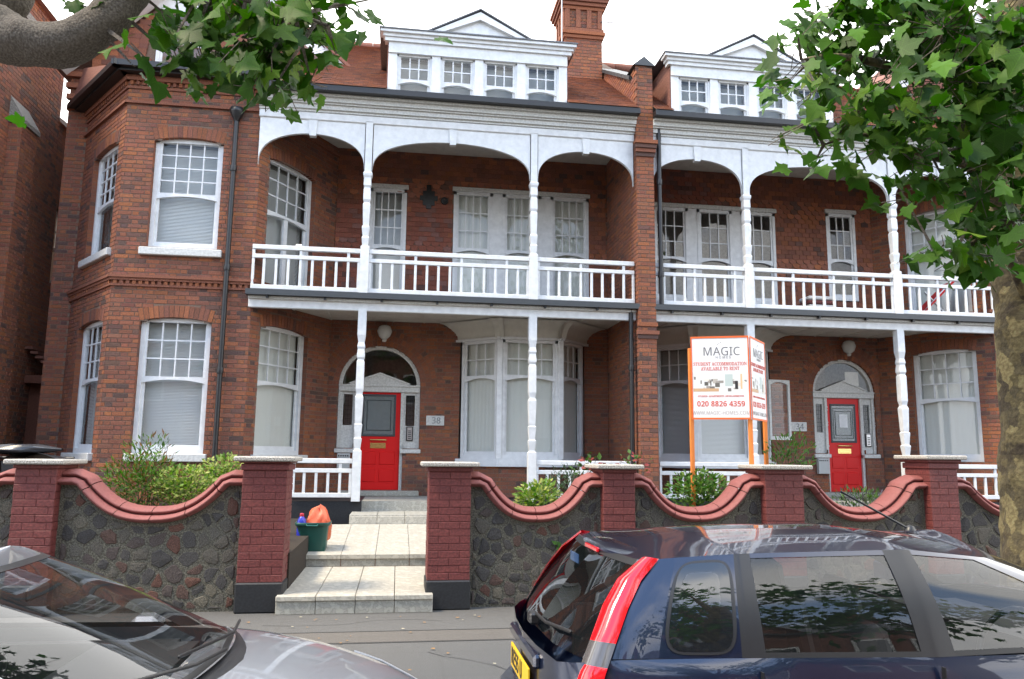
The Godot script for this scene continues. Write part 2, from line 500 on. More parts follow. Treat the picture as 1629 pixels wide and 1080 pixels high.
func voussoirs(xf: Transform3D, op: Dictionary, D: float):
	var hw: float = (op.u1 - op.u0) / 2; var cu: float = (op.u0 + op.u1) / 2
	var r: float = op.rise
	var R: float = (hw * hw + r * r) / (2 * r); var cy: float = op.y1 - R
	var half := asin(clampf(hw / R, 0, 1))
	if r > hw * 0.98: half = PI / 2
	var rings: int = op.get("rings", 1)
	var dep: float = op.get("depth", 0.2) / rings
	for g in rings:
		var r0 := R + dep * g; var r1 := r0 + dep
		var nb := int(round(2 * half * r0 / 0.078))
		for k in nb:
			var a0 := -half + 2 * half * k / nb; var a1 := -half + 2 * half * (k + 1) / nb
			var g0 := a0 + 0.0045 / r0; var g1 := a1 - 0.0045 / r0
			var ctr := Vector2(cu, cy)
			var t: Color = TONES[pick_tone(0.3)]
			W.mb.col = t * rng.randf_range(0.85, 1.15)
			var z := rng.randf_range(0.0, 0.004)
			W.mb.quad(polar(xf, ctr, r0, g1, z), polar(xf, ctr, r1 - 0.008, g1, z), polar(xf, ctr, r1 - 0.008, g0, z), polar(xf, ctr, r0, g0, z))
			if g == 0: W.mb.quad(polar(xf, ctr, r0, g0, -D), polar(xf, ctr, r0, g1, -D), polar(xf, ctr, r0, g1, z), polar(xf, ctr, r0, g0, z))
			W.mb.quad(polar(xf, ctr, r1 - 0.008, g0, z), polar(xf, ctr, r1 - 0.008, g1, z), polar(xf, ctr, r1 - 0.008, g1, -0.01), polar(xf, ctr, r1 - 0.008, g0, -0.01))
			W.mb.quad(polar(xf, ctr, r0, g0, z), polar(xf, ctr, r1 - 0.008, g0, z), polar(xf, ctr, r1 - 0.008, g0, -0.01), polar(xf, ctr, r0, g0, -0.01))
			W.mb.quad(polar(xf, ctr, r1 - 0.008, g1, z), polar(xf, ctr, r0, g1, z), polar(xf, ctr, r0, g1, -0.01), polar(xf, ctr, r1 - 0.008, g1, -0.01))
			W.mortar.quad(polar(xf, ctr, r0, a1, -0.005), polar(xf, ctr, r1, a1, -0.005), polar(xf, ctr, r1, a0, -0.005), polar(xf, ctr, r0, a0, -0.005))

# tile hanging or roof: plane with U along, V up the slope, N outward. bands: [first, last] rows of scalloped tiles
func tile_wall(O: Vector3, U: Vector3, V: Vector3, N: Vector3, width: float, height: float, ops: Array, bands: Array, roof := false):
	var xf := Transform3D(Basis(U, V, N), O)
	var g := 0.1; var tw := 0.165
	var rows := int(ceil(height / g))
	# backing sheet, cut round the openings
	for r in rows:
		var y := r * g
		var yt: float = min(y + g, height)
		var ym := y + g / 2
		var spans := [Vector2(0, width)]
		for op in ops:
			if ym < op.y0 or ym > op.y1: continue
			var nx := []
			for s in spans:
				if op.u1 <= s.x or op.u0 >= s.y: nx.append(s)
				else:
					if op.u0 > s.x: nx.append(Vector2(s.x, op.u0))
					if op.u1 < s.y: nx.append(Vector2(op.u1, s.y))
			spans = nx
		for s in spans:
			if s.y - s.x < 0.01: continue
			W.mortar.quad(xf * Vector3(s.x, y, -0.004), xf * Vector3(s.y, y, -0.004), xf * Vector3(s.y, yt, -0.004), xf * Vector3(s.x, yt, -0.004))
			var u := -0.0825 if r % 2 else 0.0
			var sc := false
			for bd in bands:
				if r >= bd[0] and r <= bd[1]: sc = true
			while u < width:
				var a: float = max(u + 0.0015, s.x); var b: float = min(u + tw - 0.0015, s.y)
				u += tw
				if b - a < 0.03: continue
				var t: Color = TONES[pick_tone(0.45 if sc or roof else 0.0)]
				var dk := 1.0 if roof else (1.25 if sc else 0.92)
				var k := rng.randf_range(0.8, 1.15) * dk
				var full := b - a > tw - 0.005
				var cc := Color(t.r * k, t.g * k, t.b * k)
				var fr := xf * Transform3D(Basis(), Vector3((a + b) / 2, y, rng.randf_range(0.0, 0.003)))
				W.tiles.append([fr, b - a, sc, cc, full])

func tile_shape(mb: MB, xf: Transform3D, w: float, sc: bool):
	var h := w / 2 - 0.001
	var zb := 0.020; var zt := 0.006; var th := 0.011
	var edge := []
	if sc:
		for k in 7:
			var a := PI * k / 6.0
			edge.append(Vector2(-h * cos(a), 0.045 - 0.062 * sin(a)))
	else:
		edge = [Vector2(-h, -0.012), Vector2(h, -0.012)]
	var pts := []
	for e in edge: pts.append(Vector3(e.x, e.y, lerpf(zb, zt, clampf((e.y + 0.012) / 0.11, 0, 1))))
	var tl := Vector3(-h, 0.1, zt); var tr := Vector3(h, 0.1, zt)
	var m := pts.size()
	if m == 2: mb.quad(xf * pts[0], xf * pts[1], xf * tr, xf * tl)
	else:
		var mid := Vector3(0, 0.06, lerpf(zb, zt, 0.6))
		for k in m - 1: mb.tri(xf * pts[k], xf * pts[k + 1], xf * mid)
		mb.tri(xf * pts[m - 1], xf * tr, xf * mid); mb.tri(xf * tr, xf * tl, xf * mid); mb.tri(xf * tl, xf * pts[0], xf * mid)
	var o := Vector3(0, 0.002, -th)
	for k in m - 1:
		mb.quad(xf * (pts[k] + o), xf * (pts[k + 1] + o), xf * pts[k + 1], xf * pts[k])
	mb.quad(xf * (tl + o), xf * (pts[0] + o), xf * pts[0], xf * tl)
	mb.quad(xf * (pts[m - 1] + o), xf * (tr + o), xf * tr, xf * pts[m - 1])

# empties the collectors into the house: the largest-looking 300 bricks / tiles as parts, the rest joined
func finish_house(house: Node3D, n_bricks := 300, n_tiles := 300, roofish := "hung_tile"):
	if brick_mesh == null:
		var mb := MB.new()
		mb.cbox(Vector3(-0.108, -0.0325, -0.012), Vector3(0.108, 0.0325, 0), 0.003)
		brick_mesh = mb.mesh()
		for t in 8:
			for j in 3:
				var k: float = [0.85, 1.0, 1.14][j]
				var m: StandardMaterial3D = M.brick.duplicate()
				m.vertex_color_use_as_albedo = false
				m.albedo_color = lin(TONES[t].r * k, TONES[t].g * k, TONES[t].b * k)
				brick_mats.append(m)
	var inv := house.global_transform.affine_inverse()
	W.bricks.sort_custom(func(p, q): return seen_size(p[0]) > seen_size(q[0]))
	for k in W.bricks.size():
		var b: Array = W.bricks[k]
		if k < n_bricks:
			put(brick_mesh, "brick", brick_mats[b[1] * 3 + rng.randi_range(0, 2)], house, inv * b[0])
		else:
			put_brick(W.mb, b[0], -0.108, 0.108, -0.0325, 0.0325, 0.0, b[1])
	var o := part(W.mb, "brickwork", M.brick, house, inv); o.set_meta("kind", "stuff")
	part(W.mortar, "mortar_bed", M.mortar, house, inv)
	if W.tiles.size():
		W.tiles.sort_custom(func(p, q): return seen_size(p[0]) > seen_size(q[0]))
		var shapes := {}
		var done := 0
		for t in W.tiles:
			if t[4] and done < n_tiles:
				if not shapes.has(t[2]):
					var mb := MB.new()
					tile_shape(mb, Transform3D.IDENTITY, 0.162, t[2])
					shapes[t[2]] = mb.mesh()
				put(shapes[t[2]], roofish, tile_mat(t[3]), house, inv * t[0])
				done += 1
			else:
				W.tmb.col = t[3]
				tile_shape(W.tmb, t[0], t[1], t[2])
		var q := part(W.tmb, "tile_hanging", M.tile, house, inv); q.set_meta("kind", "stuff")

func tile_mat(c: Color) -> Material:
	if tile_mats.is_empty():
		for k in 16: tile_mats.append(null)
	# sixteen tones on a light/redness grid
	var a := clampi(int((c.r - 0.05) / 0.3 * 8.0), 0, 7); var b := 1 if c.g / max(c.r, 0.001) > 0.38 else 0
	var i := a * 2 + b
	if tile_mats[i] == null:
		var m: StandardMaterial3D = M.tile.duplicate()
		m.vertex_color_use_as_albedo = false
		var r := 0.05 + (a + 0.5) * 0.3 / 8.0
		m.albedo_color = lin(r, r * (0.45 if b else 0.31), r * (0.36 if b else 0.19))
		tile_mats[i] = m
	return tile_mats[i]

func seen_size(xf: Transform3D) -> float:
	var d := CAM - xf.origin
	var l := d.length()
	return max(0.0, xf.basis.z.normalized().dot(d / l)) / (l * l)

# ------------------------------------------------------------------ windows
func lines(a: float, b: float, k: int) -> Array:
	var r := []
	for i in k + 1: r.append(lerpf(a, b, float(i) / k))
	return r

# o: split, cols, rows, rise (head), rail (curve of meeting rail), blind, fw, sill, mull
func window(parent: Node, xf: Transform3D, w: float, h: float, o := {}) -> MeshInstance3D:
	var fw: float = o.get("fw", 0.065); var rise: float = o.get("rise", 0.0)
	var split: float = o.get("split", h * 0.55); var cols: int = o.get("cols", 4); var rows: int = o.get("rows", 3)
	var rail: float = o.get("rail", 0.06)
	var z1 := 0.0; var z0 := -0.09
	var xs := lines(0, w, 12)
	var head_out := []; var head_in := []
	for x in xs:
		var t: float = (x / w) * 2 - 1
		var yo := h - rise * t * t
		head_out.append(yo)
		var ti: float = clampf((x - w / 2) / (w / 2 - fw), -1, 1)
		head_in.append(min(h - fw * 1.1 - rise * ti * ti, yo - 0.01))
	var mb := MB.new()
	mb.box(Vector3(0, 0, z0), Vector3(fw, h - rise, z1)); mb.box(Vector3(w - fw, 0, z0), Vector3(w, h - rise, z1))
	mb.box(Vector3(fw, 0, z0), Vector3(w - fw, fw * 1.2, z1))
	mb.strip(xs, head_in, head_out, z0, z1)
	var win := part(mb, "window", M.white, parent, xf)
	# sashes
	var s := MB.new()
	var sw := 0.042; var zu := -0.022; var zl := -0.05
	var x0 := fw; var x1 := w - fw; var yt := h - fw * 0.7
	s.box(Vector3(x0, split, zu - 0.035), Vector3(x0 + sw, yt - rise, zu)); s.box(Vector3(x1 - sw, split, zu - 0.035), Vector3(x1, yt - rise, zu))
	var gi0 := x0 + sw; var gi1 := x1 - sw; var gy0 := split + 0.02; var gy1 := yt - sw * 0.4
	for k in range(1, cols):
		var x := lerpf(gi0, gi1, float(k) / cols)
		s.box(Vector3(x - 0.011, gy0, zu - 0.03), Vector3(x + 0.011, gy1 - rise * 0.15, zu - 0.004))
	for k in range(1, rows):
		var y := lerpf(gy0, gy1, float(k) / rows)
		s.box(Vector3(gi0, y - 0.011, zu - 0.029), Vector3(gi1, y + 0.011, zu - 0.006))
	part(s, "upper_sash", M.white, win)
	var l := MB.new()
	var xa := lines(x0, x1, 12); var rt := []; var rb := []
	for x in xa:
		var t: float = (x - x0) / (x1 - x0) * 2 - 1
		rt.append(split + 0.028); rb.append(split - 0.022 - rail * t * t)
	l.strip(xa, rb, rt, zl - 0.02, zu + 0.004)
	l.box(Vector3(x0, fw * 1.2, zl - 0.035), Vector3(x0 + sw, split, zl)); l.box(Vector3(x1 - sw, fw * 1.2, zl - 0.035), Vector3(x1, split, zl))
	l.box(Vector3(x0 + sw, fw * 1.2, zl - 0.035), Vector3(x1 - sw, fw * 1.2 + 0.07, zl))
	if o.get("mull", false):
		l.box(Vector3(w / 2 - 0.05, fw * 1.2, zl - 0.033), Vector3(w / 2 + 0.05, split - 0.01, zl + 0.02))
	part(l, "lower_sash", M.white, win)
	# panes
	var gl: Material = M.glass
	for r in rows:
		for k in cols:
			var a := Vector3(lerpf(gi0, gi1, float(k) / cols), lerpf(gy0, gy1, float(r) / rows), 0)
			var b := Vector3(lerpf(gi0, gi1, float(k + 1) / cols), lerpf(gy0, gy1, float(r + 1) / rows), 0)
			var jt := Basis(Vector3.UP, rng.randf_range(-0.02, 0.02)) * Basis(Vector3.RIGHT, rng.randf_range(-0.02, 0.02))
			pane(win, (a + b) / 2 + Vector3(0, 0, zu - 0.02), b.x - a.x, b.y - a.y, gl, jt)
	pane(win, Vector3((x0 + x1) / 2, (fw * 1.2 + split) / 2, zl - 0.02), x1 - x0 - sw, split - fw * 1.2 - 0.02, gl, Basis(Vector3.RIGHT, rng.randf_range(-0.01, 0.01)))
	# blind or curtain
	var kind: String = o.get("blind", "slat")
	if kind == "slat":
		var b := MB.new()
		var y := fw
		var stop: float = o.get("drop", 0.0)
		while y < h - fw:
			if y > stop:
				b.quad(Vector3(x0, y, -0.165), Vector3(x1, y, -0.165), Vector3(x1, y + 0.021, -0.185), Vector3(x0, y + 0.021, -0.185))
			y += 0.025
		b.box(Vector3(x0, fw, -0.26), Vector3(x1, h - fw - rise, -0.25))
		part(b, "blind", o.get("blind_mat", M.blind), win)
	elif kind == "curtain":
		var b := MB.new()
		var n := 60
		for k in n:
			var u0 := lerpf(x0, x1, float(k) / n); var u1 := lerpf(x0, x1, float(k + 1) / n)
			var za := -0.13 + 0.0015 * sin(k * 0.9); var zb := -0.13 + 0.0015 * sin((k + 1) * 0.9)
			b.quad(Vector3(u0, fw, za), Vector3(u1, fw, zb), Vector3(u1, h - fw * 0.6, zb), Vector3(u0, h - fw * 0.6, za))
		part(b, "roller_blind", M.curtain, win)
	if o.has("sill"):
		var e: float = o.sill
		var sb := MB.new()
		bevel_box(sb, Vector3(-e, -0.13, -0.12), Vector3(w + e, 0.0, 0.17), 0.012)
		part(sb, "sill", M.white_old, win)
	return win

func pane(parent: Node, c: Vector3, w: float, h: float, m: Material, b := Basis()) -> MeshInstance3D:
	var q := QuadMesh.new()
	q.size = Vector2(w, h)
	return put(q, "pane", m, parent, Transform3D(b, c))

func frame_at(A: Vector3, B: Vector3, u: float, y: float, inset := 0.09) -> Transform3D:
	# local frame on the vertical wall from A to B (left to right seen from outside)
	var U := (B - A); U.y = 0; U = U.normalized()
	var N := U.cross(Vector3.UP)
	return Transform3D(Basis(U, Vector3.UP, N), Vector3(A.x, 0, A.z) + U * u + Vector3(0, y, 0) - N * inset)

# ------------------------------------------------------------------ the two terraced houses
const ZB := -13.5      # front of the bays, line of the posts
const ZD := -15.4      # recessed wall with the doors
const FLOOR := 0.83

func seg(A: Vector2, B: Vector2, y0: float, y1: float, ops := [], warm := 0.0):
	var a := Vector3(A.x, 0, A.y); var b := Vector3(B.x, 0, B.y)
	var U := (b - a).normalized()
	brick_wall(a, U, U.cross(Vector3.UP), (b - a).length(), y0, y1, ops, warm)

func wop(u0: float, u1: float, y0: float, y1: float, rise := 0.07) -> Dictionary:
	return {u0 = u0, u1 = u1, y0 = y0, y1 = y1, rise = rise, depth = 0.21, reveal = 0.13}

func P3(v: Vector2) -> Vector3: return Vector3(v.x, 0, v.y)

# canted bay with windows on two floors; pts = four plan corners left to right
func brick_bay(house: Node3D, pts: Array, wins: Array, y_top: float, faces: Array):
	for f in faces:
		var A: Vector2 = pts[f]; var B: Vector2 = pts[f + 1]
		var ops := []
		for w in wins:
			if w.f != f: continue
			ops.append(wop(w.u0, w.u1, w.y0, w.y1, w.get("rise", 0.07)))
		seg(A, B, 0.0, y_top, ops, 0.5 if f == 0 else 0.1)
		for w in wins:
			if w.f != f: continue
			window(house, frame_at(P3(A), P3(B), w.u0 + 0.005, w.y0, 0.09), w.u1 - w.u0 - 0.01, w.y1 - w.y0 - 0.004, w)
	# string course with dentils over the ground floor, and an upper band and dentilled eaves
	var d := MB.new(); var gut := MB.new()
	for f in faces:
		var A := P3(pts[f]); var B := P3(pts[f + 1])
		var L := A.distance_to(B)
		var t := frame_at(A, B, 0, 0, 0.0)
		var x0 := -0.035; var x1 := L + 0.035
		for c in [[4.47, 4.52, 0.07], [4.425, 4.47, 0.045], [4.33, 4.365, 0.03], [7.53, 7.575, 0.05], [7.94, 8.03, 0.06], [7.80, 7.845, 0.025]]:
			var k := MB.new()
			k.col = TONES[1]
			k.box(Vector3(x0 * c[2] / 0.06, c[0], -0.02), Vector3(L - x0 * c[2] / 0.06, c[1], c[2]), t)
			part(k, "string_course", M.brick, house)
		var u := 0.03
		while u < L - 0.04:
			d.col = TONES[[0, 3, 3, 4, 1][rng.randi_range(0, 4)]]
			d.box(Vector3(u, 4.365, -0.01), Vector3(u + 0.055, 4.425, 0.032), t)
			d.box(Vector3(u, 7.87, -0.01), Vector3(u + 0.05, 7.94, 0.035), t)
			u += 0.1
		gut.box(Vector3(-0.1, 8.03, -0.1), Vector3(L + 0.1, 8.10, 0.22), t)
		gut.strip(lines(-0.2, L + 0.2, 1), [8.07, 8.07], [8.17, 8.17], 0.2, 0.33, t)
	part(d, "dentil_course", M.brick, house).set_meta("kind", "stuff")
	part(gut, "bay_gutter", M.black, house)

func turned_post(house: Node3D, x: float, z: float, y0: float, y1: float, lower: bool):
	var mb := MB.new()
	var H := 0.07
	var rows := []
	var ya := y0; var yb: float
	if lower:
		rows = [[y0, H], [1.66, H], [1.68, 0.05], [1.70, 0.047], [1.86, 0.066], [1.88, 0.05], [1.90, 0.05], [2.08, 0.064], [2.10, 0.067], [2.12, 0.05], [2.16, 0.055], [2.56, 0.068], [2.60, 0.05], [2.63, 0.05], [2.70, 0.064], [3.16, 0.064], [3.2, 0.05], [3.24, 0.066], [3.28, 0.066], [3.38, 0.055], [3.42, 0.066], [3.5, 0.052], [3.6, 0.066], [3.62, H], [y1, H]]
	else:
		rows = [[y0, H + 0.005], [5.17, H + 0.005], [5.19, 0.05], [5.33, 0.064], [5.36, 0.05], [5.50, 0.066], [5.53, 0.066], [5.55, 0.05], [5.60, 0.052], [5.93, 0.064], [5.97, 0.048], [6.02, 0.064], [6.20, 0.060], [6.24, 0.048], [6.28, 0.066], [6.42, 0.060], [6.46, 0.075], [6.50, 0.08], [6.53, 0.06], [y1, 0.06]]
	mb.stack(rows, 0, 0)
	mb.quad(Vector3(-H, y1, H), Vector3(H, y1, H), Vector3(H, y1, -H), Vector3(-H, y1, -H))
	part(mb, "verandah_post", M.white, house, Transform3D(Basis(), Vector3(x, 0, z)))

func balustrade(house: Node3D, x0: float, x1: float, z: float, yb: float, yt: float):
	var mb := MB.new()
	var L := x1 - x0
	bevel_box(mb, Vector3(0, yt - 0.08, -0.035), Vector3(L, yt, 0.035), 0.008)
	bevel_box(mb, Vector3(0, yt - 0.235, -0.028), Vector3(L, yt - 0.165, 0.028), 0.006)
	bevel_box(mb, Vector3(0, yb, -0.03), Vector3(L, yb + 0.075, 0.03), 0.006)
	var rail := part(mb, "balustrade", M.white, house, Transform3D(Basis(), Vector3(x0, 0, z)))
	var n := int(round(L / 0.205))
	var b := MB.new()
	bevel_box(b, Vector3(-0.022, 0, -0.02), Vector3(0.022, yt - 0.235 - yb - 0.075, 0.02), 0.004)
	var bm := b.mesh()
	var u := MB.new()
	bevel_box(u, Vector3(-0.024, 0, -0.02), Vector3(0.024, 0.085, 0.02), 0.004)
	var um := u.mesh()
	for k in range(0, n + 1):
		var x := clampf(L * k / n, 0.022, L - 0.022)
		put(bm, "baluster", M.white, rail, Transform3D(Basis(), Vector3(x, yb + 0.075, 0)))
		if k % 4 == 0: put(um, "rail_block", M.white, rail, Transform3D(Basis(), Vector3(x, yt - 0.165, 0)))

# white board with a flattened arch cut out of it, hung between two posts
func spandrel(house: Node3D, x0: float, x1: float, z: float, y_top: float, y_crown: float, y_spring: float):
	var xs := []; var yb := []; var yt := []
	var hw := (x1 - x0) / 2
	for k in 33:
		var a := PI * k / 32.0
		xs.append(-hw * cos(a)); yt.append(y_top)
		yb.append(y_spring + (y_crown - y_spring) * pow(maxf(sin(a), 0.0), 0.72))
	var mb := MB.new()
	mb.strip(xs, yb, yt, -0.03, 0.03)
	var o := part(mb, "arched_valance", M.white, house, Transform3D(Basis(), Vector3((x0 + x1) / 2, 0, z)))
	var k2 := MB.new()
	k2.poly(PackedVector2Array([Vector2(-0.055, y_crown - 0.045), Vector2(0.055, y_crown - 0.045), Vector2(0.075, y_top - 0.01), Vector2(-0.075, y_top - 0.01)]), -0.05, 0.06)
	part(k2, "keystone", M.white, o)

func front_door(house: Node3D, cx: float, hw: float, number: String, note: bool):
	var t := Transform3D(Basis(), Vector3(cx, 0, ZD - 0.10))
	var dw := hw * 0.53
	var sp := 3.72 - hw
	# surround: arch ring, transom, jambs, side panels
	var f := MB.new()
	var n := 28
	for k in n:
		var a0 := PI * k / n; var a1 := PI * (k + 1) / n
		var ro := hw - 0.004; var ri := hw - 0.075
		var p := [Vector3(cos(a0) * ri, sp + sin(a0) * ri, 0.05), Vector3(cos(a0) * ro, sp + sin(a0) * ro, 0.05), Vector3(cos(a1) * ro, sp + sin(a1) * ro, 0.05), Vector3(cos(a1) * ri, sp + sin(a1) * ri, 0.05)]
		f.quad(p[0], p[1], p[2], p[3])
		var o := Vector3(0, 0, -0.1)
		f.quad(p[0] + o, p[0], p[3], p[3] + o); f.quad(p[1], p[1] + o, p[2] + o, p[2])
	bevel_box(f, Vector3(-hw + 0.004, sp - 0.12, -0.03), Vector3(hw - 0.004, sp + 0.02, 0.075), 0.01)
	bevel_box(f, Vector3(-hw + 0.004, sp - 0.02, 0.0), Vector3(hw - 0.004, sp + 0.022, 0.10), 0.008)
	for s in [-1, 1]:
		var a := dw; var b := dw + 0.055
		f.box(Vector3(min(s * a, s * b), 0.92, -0.04), Vector3(max(s * a, s * b), sp - 0.12, 0.05))
		f.box(Vector3(min(s * (hw - 0.06), s * (hw - 0.004)), 1.71, -0.04), Vector3(max(s * (hw - 0.06), s * (hw - 0.004)), sp - 0.12, 0.045))
		var i0: float = min(s * b, s * (hw - 0.06)); var i1: float = max(s * b, s * (hw - 0.06))
		f.box(Vector3(i0, 1.71, -0.03), Vector3(i1, 2.16, 0.01)); f.box(Vector3(i0, 2.76, -0.03), Vector3(i1, sp - 0.12, 0.01))
		f.box(Vector3(i0, 2.16, -0.03), Vector3(i0 + 0.04, 2.76, 0.01)); f.box(Vector3(i1 - 0.04, 2.16, -0.03), Vector3(i1, 2.76, 0.01))
		bevel_box(f, Vector3(min(s * dw, s * (hw + 0.03)), 1.63, -0.04), Vector3(max(s * dw, s * (hw + 0.03)), 1.71, 0.14), 0.01)
		# collars on the jambs
		for y in [1.86, 2.3, 2.36, 2.62, 2.68]:
			f.box(Vector3(min(s * (dw - 0.004), s * (dw + 0.06)), y, 0.0), Vector3(max(s * (dw - 0.004), s * (dw + 0.06)), y + 0.03, 0.062))
			f.box(Vector3(min(s * (hw - 0.064), s * (hw - 0.002)), y, 0.0), Vector3(max(s * (hw - 0.064), s * (hw - 0.002)), y + 0.03, 0.058))
	f.poly(PackedVector2Array([Vector2(-hw * 0.72, sp + 0.018), Vector2(hw * 0.72, sp + 0.018), Vector2(hw * 0.72, sp + 0.05), Vector2(0, sp + 0.24), Vector2(-hw * 0.72, sp + 0.05)]), 0.0, 0.09)
	f.poly(PackedVector2Array([Vector2(-hw * 0.76, sp + 0.045), Vector2(-hw * 0.72, sp + 0.03), Vector2(0, sp + 0.225), Vector2(hw * 0.72, sp + 0.03), Vector2(hw * 0.76, sp + 0.045), Vector2(0, sp + 0.26)]), 0.02, 0.115)
	var fr := part(f, "door_surround", M.white_old, house, t)
	# fanlight and side lights
	var g := MB.new()
	var pts := PackedVector2Array()
	for k in 17: pts.append(Vector2(cos(PI * k / 16.0) * (hw - 0.07), sp + sin(PI * k / 16.0) * (hw - 0.07)))
	g.poly(pts, 0.0, 0.004)
	part(g, "fanlight", M.glass, fr, Transform3D(Basis(), Vector3(0, 0, 0)))
	var bars := MB.new()
	for s in [-1, 1]:
		var xa: float = s * (dw + 0.055 + hw - 0.06) / 2
		pane(fr, Vector3(xa, 2.46, -0.02), hw - 0.06 - dw - 0.055 - 0.07, 0.62, M.glass)
		for q in 7:
			bars.box(Vector3(xa - 0.06, 2.2 + q * 0.085, -0.017), Vector3(xa + 0.06, 2.205 + q * 0.085, -0.013))
		for q in 3: bars.box(Vector3(xa - 0.045 + q * 0.045, 2.17, -0.0165), Vector3(xa - 0.041 + q * 0.045, 2.75, -0.0135))
	part(bars, "leaded_bars", M.lead, fr).set_meta("kind", "stuff")
	# the hall behind the door
	var hall := MB.new()
	hall.box(Vector3(-hw - 0.2, 0.8, -3.2), Vector3(-hw - 0.1, 4.15, -0.06)); hall.box(Vector3(hw + 0.1, 0.8, -3.2), Vector3(hw + 0.2, 4.15, -0.06)); hall.box(Vector3(-hw - 0.2, 0.8, -3.3), Vector3(hw + 0.2, 4.15, -3.2))
	part(hall, "hall_wall", M.plaster, house, t)
	if note:
		boxpart(Vector3(cx + 0.13, sp + 0.16, ZD - 0.16), Vector3(cx + hw * 0.62, sp + 0.46, ZD - 0.15), "fanlight_board", M.cream, house)
	# the door itself
	var d := MB.new()
	var gy0 := 1.99; var gy1 := 2.73
	d.box(Vector3(-dw + 0.004, 0.93, -0.045), Vector3(dw - 0.004, gy0, 0.0)); d.box(Vector3(-dw + 0.004, gy1, -0.045), Vector3(dw - 0.004, sp - 0.122, 0.0))
	d.box(Vector3(-dw + 0.004, gy0, -0.045), Vector3(-dw * 0.7, gy1, 0.0)); d.box(Vector3(dw * 0.7, gy0, -0.045), Vector3(dw - 0.004, gy1, 0.0))
	var door := part(d, "door", M.red_door, house, t)
	var mo := MB.new()
	for r in [[-dw * 0.78, gy0 - 0.04, dw * 0.78, gy1 + 0.04, 0.0], ]:
		for q in [[r[0], r[1], r[2], r[1] + 0.04], [r[0], r[3] - 0.04, r[2], r[3]], [r[0], r[1] + 0.04, r[0] + 0.04, r[3] - 0.04], [r[2] - 0.04, r[1] + 0.04, r[2], r[3] - 0.04]]:
			bevel_box(mo, Vector3(q[0], q[1], -0.01), Vector3(q[2], q[3], 0.016), 0.006)
	part(mo, "glazing_bead", M.slate, door)
	var pn := MB.new()
	for p in [[-0.86, 1.41, -0.08, 1.66], [0.08, 1.41, 0.86, 1.66], [-0.86, 1.08, -0.08, 1.33], [0.08, 1.08, 0.86, 1.33]]:
		var lo := Vector3(p[0] * dw * 0.92, p[1], -0.01); var hi := Vector3(p[2] * dw * 0.92, p[3], 0.012)
		var m2 := MB.new()
		m2.cbox(lo - (lo + hi) / 2, hi - (lo + hi) / 2, 0.011)
		part(m2, "panel", M.red_door, door, Transform3D(Basis(), (lo + hi) / 2))
	var gm := MB.new()
	gm.box(Vector3(-dw * 0.7, gy0, -0.004), Vector3(dw * 0.7, gy1, 0.002))
	part(gm, "door_glass", mat(0.30, 0.36, 0.37, 0.2, {alpha = 0.30, spec = 0.6}), door)
	var gf := MB.new()
	for r in [0.86, 0.70] if note else [0.8]:
		var w2: float = dw * 0.7 * r; var c := (gy0 + gy1) / 2; var h2: float = (gy1 - gy0) / 2 * r
		for q in [[-w2, c - h2, w2, c - h2 + 0.012], [-w2, c + h2 - 0.012, w2, c + h2], [-w2, c - h2, -w2 + 0.012, c + h2], [w2 - 0.012, c - h2, w2, c + h2]]:
			gf.box(Vector3(q[0], q[1], 0.005), Vector3(q[2], q[3], 0.0085))
	part(gf, "etched_border", mat(0.02, 0.03, 0.03, 0.4), door)
	if note: boxpart(Vector3(-0.09, 2.27, 0.008), Vector3(0.10, 2.55, 0.011), "paper_notice", M.white, door)
	var lb := MB.new()
	bevel_box(lb, Vector3(-0.15, 1.72, -0.005), Vector3(0.15, 1.83, 0.012), 0.005)
	bevel_box(lb, Vector3(-0.12, 1.745, 0.01), Vector3(0.12, 1.80, 0.018), 0.003)
	part(lb, "letter_plate", M.brass, door)
	part_tube(door, "door_pull", [Vector3(-0.15, 1.875, 0.0), Vector3(-0.15, 1.885, 0.04), Vector3(0.15, 1.885, 0.04), Vector3(0.15, 1.875, 0.0)], 0.012, M.brass)
	# entry phone, number plate, globe lamp, meter box
	var ex := cx + dw + 0.055 + (hw - 0.115 - dw) / 2
	var ip := boxpart(Vector3(ex - 0.065, 1.87, ZD - 0.10), Vector3(ex + 0.065, 2.15, ZD - 0.055), "entry_phone", M.black, house, 0.006)
	boxpart(Vector3(-0.045, -0.12, 0.022), Vector3(0.045, 0.12, 0.027), "button_panel", M.steel, ip)
	for q in 5: boxpart(Vector3(-0.03, -0.1 + q * 0.036, 0.027), Vector3(0.03, -0.082 + q * 0.036, 0.030), "call_button", M.slate, ip)

func part_tube(parent: Node, called: String, path: Array, r: float, m: Material, sides := 8) -> MeshInstance3D:
	var rad := []
	for p in path: rad.append(r)
	return put(tube_mesh(path, rad, sides), called, m, parent)

func number_plate(house: Node3D, x: float, y: float, text: String):
	var p := boxpart(Vector3(x - 0.175, y - 0.095, ZD), Vector3(x + 0.175, y + 0.095, ZD + 0.025), "house_number_plate", M.white_old, house, 0.004)
	lettering(p, text, 0.12, Vector3(0.02, 0, 0.014), mat(0.12, 0.13, 0.14, 0.5))

func lettering(parent: Node, text: String, height: float, at: Vector3, m: Material, font := "Droid Sans", turn := Basis(), stretch := 1.0, bold := 400) -> MeshInstance3D:
	var t := TextMesh.new()
	var f := SystemFont.new()
	f.font_names = PackedStringArray([font]); f.font_weight = bold
	t.font = f; t.text = text; t.font_size = 64; t.depth = 0.01; t.pixel_size = height / 46.0
	t.depth = 0.002
	var o := put(t, "lettering", m, parent, Transform3D(turn * Basis.from_scale(Vector3(stretch, 1, 1)), at))
	return o

